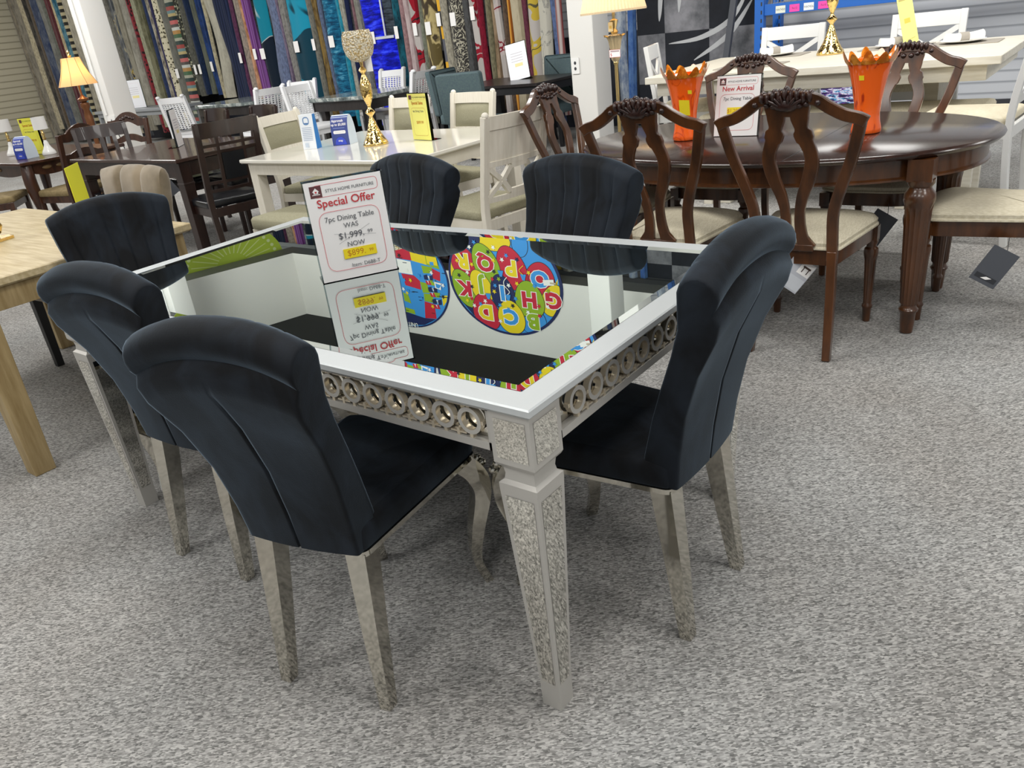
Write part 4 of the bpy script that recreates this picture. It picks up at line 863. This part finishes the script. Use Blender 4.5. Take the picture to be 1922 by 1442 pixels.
[mb.box(-.024, -.12-.03*k, 1.24, -.02, -.117-.03*k, 1.33) for k in range(40)]; build('wire_deck', mb, m_greytable, t, 'wire mesh deck', smooth=0)
for k, (c, tx) in enumerate((('dfe3d6', 'HA7450'), ('f04aa8', '9x12'), ('e3e8ea', 'HA7456'), ('f04aa8', '7x10'))):
    s = Sheet(lambda x, z, l: (-.0225-l, -x, z)); s.slot(ink(c)); x0 = .16+.135*k; s.rect(x0, 1.145, x0+.095, 1.21, ink(c)); s.text(tx, x0+.048, 1.168, .026, m_dark); build('shelf_label', s.mb, s.mats, t, 'pink shelf label' if k % 2 else 'white shelf label', smooth=0)
# --- lamps
t = thing('floor_lamp', 'lit floor lamp with pleated cream shade and glass urn, before the white column', 'lamp', (4.73, 2.53, 0))
build('pole', MB().lathe([(.13, 0), (.135, .012), (.05, .03), (.018, .06), (.014, .1), (.014, .98), (.02, .985), (.02, 1.0), (.014, 1.005)], n=20), m_brass, t, smooth=50)
build('glass_urn', MB().lathe([(.02, 1.0), (.034, 1.02), (.036, 1.035), (.02, 1.055), (.03, 1.065), (.042, 1.10), (.05, 1.15), (.068, 1.185), (.05, 1.19), (.03, 1.195)], n=24, flute=(1.06, 1.19)), m_lampglass, t, 'fluted amber glass urn', smooth=30)
mb = MB(); mb.grid(lambda i, j: ((.062+.02*j+.006*sin(2*pi*i*8))*cos(2*pi*i), (.062+.02*j+.006*sin(2*pi*i*8))*sin(2*pi*i), 1.185+.008*sin(2*pi*i*8)), 65, 3); build('scalloped_collar', mb, m_brass, t, smooth=60)
build('lamp_stem', MB().lathe([(.02, 1.19), (.03, 1.21), (.016, 1.23), (.03, 1.28), (.034, 1.29), (.012, 1.30), (.012, 1.45)], n=20), m_brass, t, smooth=50)
def pleat(i, j): 
    a = 2*pi*i; r = lerp([(0, .245), (1, .16)], j)+.003*sin(60*a); return (r*cos(a), r*sin(a), 1.352+.31*j)
build('lamp_shade', MB().grid(pleat, 241, 4), m_shade, t, 'pleated cream shade', smooth=0)
mb = MB(); mb.grid(lambda i, j: ((.246+.002*j)*cos(2*pi*i), (.246+.002*j)*sin(2*pi*i), 1.345+.014*j), 49, 2); build('shade_trim', mb, ink('d8c09a'), t, 'narrow trim on the shade rim')
build('bulb', MB().ellipsoid((0, 0, 1.48), (.03, .03, .045)), m_bulb, t, smooth=60)
s = Sheet(lambda x, z, l: (-.075-l, -x, z)); s.slot(m_paper); s.rect(-.01, 1.035, .085, 1.09, m_paper); s.outline(-.01, 1.035, .085, 1.09, .002, .002, m_red); s.text('$', .006, 1.045, .03, m_red); s.rect(0, 1.073, .075, 1.083, ink('b09aa0')); build('price_label', s.mb, s.mats, t, 'white price label with red border', smooth=0)
s = Sheet(lambda x, z, l: (-.035-l, -x, z)); s.rect(-.03, 1.215, .01, 1.28, ink('f0e0b0')); s.rect(-.02, 1.235, 0, 1.255, ink('e0c060')); build('price_tag', s.mb, s.mats, t, 'cream price tag', smooth=0)
t = thing('floor_lamp', 'lit floor lamp with peach bell shade beside the left white pillar', 'lamp', (4.05, 9.60, 0))
build('pole', MB().lathe([(.15, 0), (.155, .015), (.06, .04), (.03, .08), (.025, .2), (.05, .3), (.03, .4), (.028, .7), (.045, .78), (.05, .9), (.035, .98), (.055, 1.02), (.05, 1.06), (.025, 1.07), (.06, 1.09), (.065, 1.11), (.03, 1.13), (.012, 1.16), (.012, 1.6)], n=20), mat('bronze_lamp', '7a4e30', .35, .5), t, smooth=50)
def bell(i, j):
    a = 2*pi*(round(i*48)/48); k = i*8 % 1; w = 1-.03*sin(pi*k); r = lerp([(0, .228), (.15, .205), (.4, .165), (.7, .13), (1, .108)], j)*w; return (r*cos(a), r*sin(a), 1.265+.31*j)
build('lamp_shade', MB().grid(bell, 49, 8), m_shade2, t, 'peach fabric bell shade', smooth=40)
mb = MB(); [mb.tube([tuple(c*1.006 for c in bell(k/8, j/7)[:2])+(bell(k/8, j/7)[2],) for j in range(8)], .004, 6) for k in range(8)]; build('shade_ribs', mb, ink('b08a58'), t, 'seam ribs', smooth=60)
build('finial', MB().lathe([(.012, 1.58), (.022, 1.60), (.012, 1.62), (.018, 1.64), (.004, 1.66)], n=14), m_gold, t, smooth=50); build('bulb', MB().ellipsoid((0, 0, 1.45), (.03, .03, .045)), m_bulb, t, smooth=60)
for (x, y, z, e) in ((4.73, 2.53, 1.44, 3.5), (4.05, 9.6, 1.36, 3)):
    l = bpy.data.lights.new('lamp_bulb_light', 'POINT'); l.energy = e; l.color = (1, .58, .25); l.shadow_soft_size = .05; o = bpy.data.objects.new('lamp_bulb_light', l); C.objects.link(o); o.location = (x, y, z)
# --- rugs hanging on the back wall
XR = 7.8
RUGS = """
brown-grey 19.08 19.33 mottle 8a8272 5c564a
stone-grey 18.75 19.08 mottle 8f897b 6b665c
cream 18.61 18.75 plain b5ab90 0
black 18.41 18.61 mottle 2a2a28 55504a
umber 18.22 18.41 plain 5e5142 0
midnight-navy 17.96 18.22 mottle 2a3550 555c6a
ash-grey 17.75 17.96 mottle 7a7a74 5d5d58
slate-grey 17.58 17.75 plain 66685f 0
maroon 17.38 17.58 plain 5a3034 0
sand 17.29 17.38 plain b3a482 0
petrol-teal 17.07 17.29 mottle 1f4a5c 5d8590
black-and-beige 16.91 17.07 stripe 2b2a26 a39a7c
marbled-grey 16.65 16.91 mottle a09a88 7c776a
pale-linen 15.31 15.57 mottle b3ac98 98917f
grey 15.18 15.31 plain 7d7b73 0
black-and-gold-swirl 14.95 15.18 swirl 54575a c0a648
greige 14.74 14.95 mottle 8a8677 746f62
silver-grey 14.55 14.74 mottle 99968a 7d7a70
red-fringed 14.38 14.55 leaf 7e2c33 2c2022
sage 14.17 14.38 plain 9a9a80 0
olive 14.02 14.17 mottle 74725a 55543f
navy 13.88 14.02 plain 2f3c5e 0
speckled-cream 13.76 13.88 mottle b5ad9a 4f4a48
indigo 13.69 13.76 plain 35325a 0
leopard-spotted 13.52 13.69 spot cfc8ae 45402e
steel-grey 13.28 13.52 mottle 74746c 5f605a
multicoloured-block 13.01 13.28 blocks a0524c 3b4c48
black-lace 12.88 13.01 spot 35362f a8a78e
graphite 12.72 12.88 plain 5f5f57 0
dark-navy 12.56 12.72 plain 22304c 0
moss-grey 12.35 12.56 mottle 5d6154 474b42
blue 12.21 12.35 mottle 243f74 1b2c50
ivory 12.14 12.21 plain b5ad92 0
light-grey-wavy 11.85 12.14 mottle b2ae9e a09c8e
deep-navy-velvet 11.43 11.85 stripev 171e33 2a3350
plum-edged 11.36 11.43 plain 5c3550 0
taupe 11.19 11.36 plain 978b80 0
tan-fringed 11.08 11.19 mottle c29272 8e6040
purple 10.89 11.08 stripev 7d5090 4d2050
teal-and-black-wave 10.54 10.84 wave 14788e 101c2a
dusty-blue 10.27 10.53 plain 687390 0
mauve-grey 10.18 10.26 plain 75667c 0
warm-grey 10.04 10.18 plain 82807c 0
dark-teal-wave 9.56 10.04 wave 1d8ba8 123a4a
pewter 9.44 9.55 plain 77756c 0
mustard-brown 9.29 9.44 mottle 7c6638 4a3a22
slate-blue 9.22 9.29 plain 5d6a84 0
ocean-blue-streaked 8.94 9.22 streak 1c6a8c 123a58
turquoise 8.83 8.93 plain 2a8ca6 0
dove-grey 8.71 8.82 plain 9b998e 0
ink-navy 8.63 8.70 plain 1c2444 0
rosewood 8.54 8.62 plain 7a5c62 0
mid-grey 8.39 8.53 plain 86857c 0
royal-blue-panelled 7.80 8.38 panel 1420d8 3a4058
dark-petrol 7.68 7.79 mottle 16323e 1d6070
dusty-rose 7.56 7.66 plain 9a7a7c 0
pink-grey 7.44 7.56 mottle b5a5a4 a08c8c
red-black-and-grey 7.31 7.44 panel3 8e1a28 2b2528
grey-green 7.24 7.31 plain 767a6c 0
dark-brown-scroll 6.99 7.23 swirl2 42382a b0a070
yellow-and-grey 6.88 6.97 blocksv d8a638 5f6068
oatmeal 6.78 6.88 plain a19c8c 0
black-and-cream-damask 6.54 6.77 damask 3a3836 b8b3a0
charcoal 6.40 6.54 plain 4c4d4e 0
red-swirl 6.26 6.39 panel3 8a1c2c a8a09e
crimson 6.18 6.26 plain 7a1a2e 0
khaki 6.07 6.17 plain 77725a 0
tan-leaf 5.99 6.07 mottle 8c7860 695640
white-grey-and-red 5.89 5.98 panel3 b0a5a2 7a2430
cocoa 5.81 5.89 plain 5c4c40 0
golden-striped 5.75 5.81 stripev d0943a 8a4a20
natural-beige 5.58 5.75 mottle b0a68e a0967e
burgundy 5.50 5.57 plain 6a3848 0
yellow-and-black 5.33 5.50 panel3 b8a03e 55513c
silver-crackle 5.16 5.33 crack b9b6aa 8b8a84
blue-grey 5.07 5.16 plain 5a6a90 0
red-edged-white 4.99 5.07 stripev b8aeaa 7a2a2a
pale-blue-abstract 4.14 4.26 mottle a8b0b8 6d7c94
bright-blue 4.03 4.13 mottle 3a5c98 5a7cae
"""
rows = [r.split() for r in RUGS.strip().split('\n')]
nm = [r[0].replace('-', ' ') for r in rows]
short = {'multicoloured': .80, 'black-lace': .8, 'graphite': .78, 'dark-navy': .8, 'moss-grey': .8, 'blue': .78, 'ivory': .72, 'light-grey-wavy': .72, 'deep-navy-velvet': .7}
tagged = {'plain': 0, 'steel-grey': 1.22, 'graphite': 1.25, 'dark-navy': 1.25, 'blue': 1.27, 'plum-edged': 1.35, 'purple': 1.38, 'teal-and-black-wave': 1.37, 'dark-teal-wave': 1.41, 'pewter': 1.41, 'ocean-blue-streaked': 1.42, 'royal-blue-panelled': 1.40, 'dark-petrol': 1.43, 'red-black-and-grey': 1.44, 'dark-brown-scroll': 1.43, 'yellow-and-grey': 1.52, 'black-and-cream-damask': 1.50, 'red-swirl': 1.54}
for i, (n, y0, y1, kind, a, b) in enumerate(rows):
    y0, y1 = float(y0), float(y1); w = y1-y0; yc = (y0+y1)/2; z0 = short.get(n, .12+.05*((i*7) % 5)); z1 = 3.36; n_ = max(7, int(w/.05)); fold = min(.05, w*.42)
    wav = .06 if 'wavy' in n or 'velvet' in n or n == 'dusty-blue' else .012; ph = i*1.7; t = None
    def fn(u, v, f=1):
        z = z0+(z1-z0)*v; e = sqrt(max(0, 1-(2*u-1)**4)); yy = (u-.5)*w*1.04+wav*sin(z*3.1+ph)+.01*sin(z*1.3+ph*2); xx = -fold*e*(1+.25*sin(6.3*u*max(1, w/.3)+ph))
        return (xx if f else .01, yy, z-1.6)
    mb = MB().grid(fn, n_, 15).grid(lambda u, v: fn(u, v, 0), n_, 15); mb.loft([[fn(k/(n_-1), 0) for k in range(n_)]+[fn(k/(n_-1), 0, 0) for k in range(n_-1, -1, -1)]]*2, False)
    o = build('hanging_rug', mb, rugmat(n, kind, a, b), smooth=60, loc=(XR-.012*(i % 3), yc, 1.6))
    pv, nx = nm[i-1] if i else 'wall', nm[i+1] if i+1 < len(nm) else 'chequered rug'
    tag(o, f'{nm[i]} rug hanging between the {pv} and {nx} rugs' if 0 < i < len(nm)-1 else (f'{nm[i]} rug hanging at the far left, next to the ribbed wall' if i == 0 else f'{nm[i]} rug hanging next to the large chequered rug'), 'rug', 'rugs hanging along the back wall')
    if kind == 'panel': build('white_border', MB().box(-.062, -.155, -.22, -.056, -.125, 1.7).box(-.062, -.30, -.25, -.056, .12, -.215), ink('c4c8d2'), o, 'white dividing bands', smooth=0)
    if n in tagged:
        zt = tagged[n]; s = Sheet(lambda x, z, l: (-.075-l, -x, z)); tw = min(.115, max(.07, w*.4)); s.slot(m_paper); q = .0 if w < .3 else -.12+.0*w
        s.mb.box(-.078, -tw/2-q, zt-1.6-.1, -.075, tw/2-q, zt-1.6+.06); s.rect(-tw*.3+q, zt-1.6-.075, tw*.25+q, zt-1.6-.045, ink('ead95a')); s.rect(-tw*.35+q, zt-1.6+.01, tw*.2+q, zt-1.6+.04, ink('b8b4c4'))
        build('price_tag', s.mb, s.mats, o, 'white price tag with yellow patch', smooth=0)
# large chequered rug with white streaks
t = NT('rug_chequered'); tc = t.add('ShaderNodeTexCoord'); ck = t.add('ShaderNodeTexChecker'); ck.inputs['Scale'].default_value = 1.9; mp = t.add('ShaderNodeMapping'); mp.inputs['Location'].default_value = (.3, .18, .02)
t.l.new(tc.outputs['Object'], mp.inputs['Vector']); t.l.new(mp.outputs[0], ck.inputs['Vector']); f = t.noise(t.coord(), 3, 5, .65)
g = t.ramp(f, [(.35, '4c4e52'), (.65, '85858a')]); k = t.ramp(f, [(.3, '14161c'), (.7, '20242c')]); mx = t.add('ShaderNodeMix', data_type='RGBA'); t.l.new(ck.outputs['Fac'], mx.inputs[0]); t.l.new(k, mx.inputs[6]); t.l.new(g, mx.inputs[7]); t.base(mx.outputs[2]); t.set(Roughness=.95)
ro = build('hanging_rug', MB().box(-.012, -.69, -1.35, .012, .69, 1.75), t.m, smooth=0, loc=(7.8, 3.31, 1.6)); tag(ro, 'large black and grey chequered rug with white streaks hanging right of the column', 'rug')
mb = MB(); fnr = lambda a, b, c: (-.0135+c, a, b)
for p in ([(.42, .3), (.38, .0), (.395, -.28), (.41, -.42)], [(.22, .2), (.16, -.1), (.17, -.35)], [(-.66, -.1), (-.45, -.45), (-.1, -.62), (.3, -.66)], [(-.66, -.3), (-.4, -.62), (0, -.85)]): q = spline(p, 6); mb.ribbon(q, [.028*sin(pi*(k+.6)/(len(q)+.2)) for k in range(len(q))], .002, fnr)
build('streak', mb, ink('aeb0b2'), ro, 'pale curved streaks', smooth=0)
t = NT('rug_purple_streak'); f = t.noise(t.coord((1, 1.2, 6), (.5, 0, 0)), 7, 3, .6); t.base(t.ramp(f, [(.38, '1a1a3a'), (.46, '4a1f80'), (.52, 'e8e4f0'), (.56, '2c9ad0'), (.6, '201c40'), (.7, '6a2a90')])); t.set(Roughness=.9)
tag(build('folded_rug', MB().box(-.02, -.55, -.3, .02, .55, .3), t.m, smooth=0, loc=(6.9, 1.75, .302)), 'purple blue and white streaked rug standing low behind the counter table', 'rug')
tag(build('leaning_pole', MB().beam((7.47, 2.92, .002), (7.52, 2.45, 3.2), .06, .05), m_tag, smooth=0), 'dark grey metal pole leaning in front of the chequered rug', 'pole')
# --- round children's rugs on the bulkhead
CR = {'R': ink('cc1f3c'), 'G': ink('96b81e'), 'Y': ink('f2d818'), 'N': ink('14235a'), 'B': ink('3c9ae6'), 'W': ink('fbfbf6'), 'K': ink('20242c')}
def round_rug(name, label, yc, zc, ry, rz_, draw, X=7.299):
    s = Sheet(lambda a, b, l: (X-.012-l, yc-a*ry, zc-b*rz_)); E = [(cos(2*pi*k/72), sin(2*pi*k/72)) for k in range(72)]
    s.mb.loft([[(X, yc-a*ry, zc-b*rz_) for a, b in E], [(X-.012, yc-a*ry, zc-b*rz_) for a, b in E]]); s.slot(CR['N']); s.mb.m = [0]*len(s.mb.f); draw(s)
    o = build(name, s.mb, s.mats, smooth=0); return tag(o, label, 'rug', "children's rugs on the bulkhead")
def clip(pl, r=.955):
    return [(a*min(1, r/max(1e-6, sqrt(a*a+b*b))), b*min(1, r/max(1e-6, sqrt(a*a+b*b)))) for a, b in pl]
def egg(cx, cy, rx, ry, tilt, n=40):
    o = []
    for k in range(n):
        q = 2*pi*k/n; x, y = rx*cos(q)*(1-.12*sin(q)), ry*sin(q); o.append((cx+x*cos(tilt)-y*sin(tilt), cy+x*sin(tilt)+y*cos(tilt)))
    return clip(o)
def star(s, x, y, r, m): 
    if x*x+y*y < .8: s.poly([(x+r*(1 if k % 2 else .45)*cos(pi*k/5+.3)*.85, y+r*(1 if k % 2 else .45)*sin(pi*k/5+.3)) for k in range(10)], m)
def N_(x, y): return ((x-735-.10*(y-640))/690, -(y-640)/775)   # layout measured on the rug itself
def draw_abc(s):
    s.poly([(.955*cos(2*pi*k/72), .955*sin(2*pi*k/72)) for k in range(72)], CR['B'])
    s.poly(clip([N_(300, -60), N_(440, 60), N_(380, 300), N_(250, 150)]), CR['N']); s.poly(clip([N_(190, 860), N_(420, 1060), N_(360, 1200), N_(200, 1000)]), CR['N']); s.poly(clip([N_(1250, 800), N_(1420, 500), N_(1400, 1000), N_(1200, 1000)]), CR['Y'])
    L = [(620, 60, 200, 150, 'Y', '', '', 0), (330, 20, 120, 170, 'N', '', '', 0), (930, 60, 90, 200, 'B', '', '', 0), (90, 460, 75, 190, 'Y', '', '', 0), (1170, 540, 165, 230, 'R', 'O', 'B', -.1), (240, 400, 160, 240, 'R', 'R', 'Y', .28), (840, 430, 170, 310, 'R', 'P', 'Y', .22), (525, 400, 155, 290, 'G', 'Q', 'R', .28), (1330, 820, 130, 230, 'Y', 'G', 'R', -.3), (1110, 1160, 150, 200, 'B', 'B', 'G', -.2), (265, 800, 150, 290, 'G', 'K', 'R', .38), (465, 740, 130, 240, 'Y', 'J', 'G', .28), (735, 800, 145, 265, 'N', 'I', 'B', .12), (1055, 850, 168, 268, 'G', 'H', 'R', .05), (525, 1120, 165, 270, 'R', 'D', 'Y', .15), (840, 1140, 162, 245, 'Y', 'C', 'B', .05)]
    for x, y, rx, ry, c, ch, cc_, tl in L:
        cx, cy = N_(x, y); s.poly(egg(cx, cy, rx/690+.010, ry/775+.010, tl), CR['K']); s.poly(egg(cx, cy, rx/690, ry/775, tl), CR[c])
    for x, y, rx, ry, c, ch, cc_, tl in L:
        if ch:
            cx, cy = N_(x, y); sz = .38
            if ch == 'I': [s.poly([(cx+p*q_*w_, cy+r*h_) for p, r in ((-1, -1), (1, -1), (1, 1), (-1, 1))], m_) for q_, w_, h_, m_ in ((1, .05, .155, CR['W']), (1, .034, .14, CR['B']))]; continue
            s.text(ch, cx+.0, cy+.13, sz, CR['W'], .085, pi, .95); s.text(ch, cx, cy+.13, sz, CR[cc_], .05, pi, .95)
    rr = random.Random(3)
    for x, y, c in [(560, 230, 'K'), (625, 160, 'W'), (730, 320, 'W'), (780, 255, 'B'), (905, 300, 'N'), (630, 500, 'K'), (625, 340, 'Y'), (355, 430, 'Y'), (165, 395, 'Y'), (295, 555, 'W'), (185, 610, 'K'), (350, 760, 'K'), (345, 940, 'R'), (610, 610, 'R'), (690, 600, 'G'), (645, 700, 'B'), (635, 790, 'Y'), (810, 675, 'W'), (910, 635, 'Y'), (1045, 465, 'Y'), (1115, 640, 'B'), (1270, 690, 'G'), (1170, 920, 'R'), (1045, 1030, 'W'), (895, 855, 'B'), (1270, 910, 'W'), (1180, 1060, 'R'), (860, 965, 'K'), (810, 1025, 'B'), (705, 980, 'B'), (520, 950, 'W'), (460, 1000, 'B'), (380, 1040, 'W'), (290, 975, 'Y'), (305, 1095, 'W'), (710, 1220, 'W'), (405, 1185, 'Y'), (600, 1300, 'Y'), (330, 180, 'W'), (390, 105, 'B')]: star(s, *N_(x, y), .05, CR[c])
    for x, y in ((715, 505), (985, 525), (560, 860), (805, 840)): cx, cy = N_(x, y); s.poly([(cx-.05, cy+.04), (cx+.05, cy+.04), (cx+.02, cy-.07), (cx-.02, cy-.07)], CR['B'])
    c = [N_(790, 560), N_(755, 620), N_(760, 680), N_(800, 730), N_(825, 770), N_(800, 810)]; q = spline(c, 4)
    for a, b in zip(q, q[1:]): s.line(*a, *b, .012, CR['W'])
    c = [N_(985, 370), N_(940, 430), N_(945, 460), N_(985, 500)]; q = spline(c, 4)
    for a, b in zip(q, q[1:]): s.line(*a, *b, .010, CR['Y'])
    s.poly([N_(1210, 540), N_(1330, 520), N_(1340, 600), N_(1225, 615)], CR['W']); s.rect(N_(1235, 0)[0], N_(0, 585)[1], N_(1300, 0)[0], N_(0, 560)[1], ink('c8b8a0'))
round_rug('alphabet_rug', "round children's rug of coloured balloons with letters, seen in the mirror top", 6.02, 3.45, 1.01, .80, draw_abc)
def draw_map(s):
    n = lambda x, y: ((x-150-.06*(y-620))/760, -(y-620)/740); P = lambda c, *p: s.poly(clip([n(*q) for q in p], .965), CR[c])
    s.poly([(.97*cos(2*pi*k/72), .97*sin(2*pi*k/72)) for k in range(72)], CR['B'])
    P('R', (60, 110), (330, 170), (350, 345), (60, 330)); P('Y', (330, 170), (570, 190), (590, 385), (350, 345)); P('G', (570, 190), (760, 190), (790, 430), (590, 385)); P('W', (60, 335), (330, 360), (345, 550), (80, 540)); P('R', (150, 550), (360, 560), (450, 630), (455, 760), (200, 720)); P('G', (500, 400), (680, 410), (640, 500), (520, 510)); P('R', (665, 425), (790, 470), (780, 600), (670, 570)); P('G', (450, 640), (560, 650), (600, 790), (480, 800)); P('G', (490, 810), (640, 800), (640, 930), (490, 920)); P('Y', (780, 810), (1000, 820), (960, 930), (790, 960)); P('R', (490, 925), (650, 950), (690, 1200), (470, 1180)); P('G', (140, 830), (230, 870), (260, 990), (150, 960)); P('G', (150, 1060), (300, 1080), (310, 1150), (150, 1130)); P('Y', (-500, 100), (50, 110), (50, 500), (-560, 520)); P('G', (-560, 520), (50, 540), (120, 800), (-600, 800)); P('R', (-600, 800), (100, 820), (100, 1100), (-450, 1080))
    for k in range(3):
        x, y = 590+50*k, 540+170*k; P('N', (x-70, y), (x-10, y-20), (x, y+60), (x-60, y+60)); P('N', (x+20, y), (x+80, y-20), (x+80, y+60), (x+30, y+70)); P('W', (x-5, y), (x+22, y), (x+25, y+60)); P('R', (x-50, y+75), (x+30, y+65), (x+50, y+130), (x-30, y+130)); P('W', (x-20, y+70), (x, y+70), (x+5, y+120)); P('G', (x-30, y-110), (x+70, y-110), (x+50, y-40), (x, y-40))
    P('N', (-500, 1140), (150, 1130), (450, 1180), (690, 1220), (500, 1420), (150, 1440), (-300, 1400))
    rr = random.Random(5)
    for k in range(34):
        x, y = rr.uniform(-400, 880), rr.uniform(140, 1120); s.rect(*n(x, y+8), *n(x+rr.uniform(40, 90), y), CR['K']); x2 = rr.uniform(-400, 880); y2 = rr.uniform(140, 1120); star(s, *n(x2, y2), .05, CR[rr.choice('YWBK')])
    P('Y', (600, 250), (770, 255), (780, 380), (610, 360)); P('B', (650, 330), (710, 330), (715, 380), (655, 380)); P('W', (690, 610), (800, 620), (790, 720), (700, 700)); P('B', (710, 630), (800, 650), (760, 700), (715, 690))
    s.text('UNITED STATES', n(80, 1300)[0], n(80, 1280)[1], .12, CR['W'], .02, pi, .8)
round_rug('map_rug', "round children's rug with a picture map, left of the balloon rug in the mirror", 8.04, 3.58, .98, .82, draw_map)
def draw_green(s):
    s.poly([(.97*cos(2*pi*k/72), .97*sin(2*pi*k/72)) for k in range(72)], ink('a8bc3a')); 
    for k in range(28): q = 2*pi*k/28; s.line(.3*cos(q), .3*sin(q), .78*cos(q), .78*sin(q), .022, ink('c9d486'))
    for k in range(40):
        q = 2*pi*k/40; s.poly([(.86*cos(q)+.035*cos(v*pi/4), .86*sin(q)+.045*sin(v*pi/4)) for v in range(8)], ink('ced89a'))
s = None
def green_rug():
    yc, zc, xc = 11.40, 3.42, 6.55; s = Sheet(lambda a, b, l: (xc+a*.88, yc-.293*a*.88-.012-l, zc-b*.66)); E = [(cos(2*pi*k/60), sin(2*pi*k/60)) for k in range(60)]
    s.mb.loft([[(xc+a*.88, yc-.293*a*.88, zc-b*.66) for a, b in E], [(xc+a*.88, yc-.293*a*.88-.012, zc-b*.66) for a, b in E]]); s.slot(ink('a8bc3a')); draw_green(s); return tag(build('lime_rug', s.mb, s.mats, smooth=0), 'round lime green rug hung behind the left bulkhead, seen in the mirror top', 'rug')
green_rug()
bpy.context.view_layer.update()
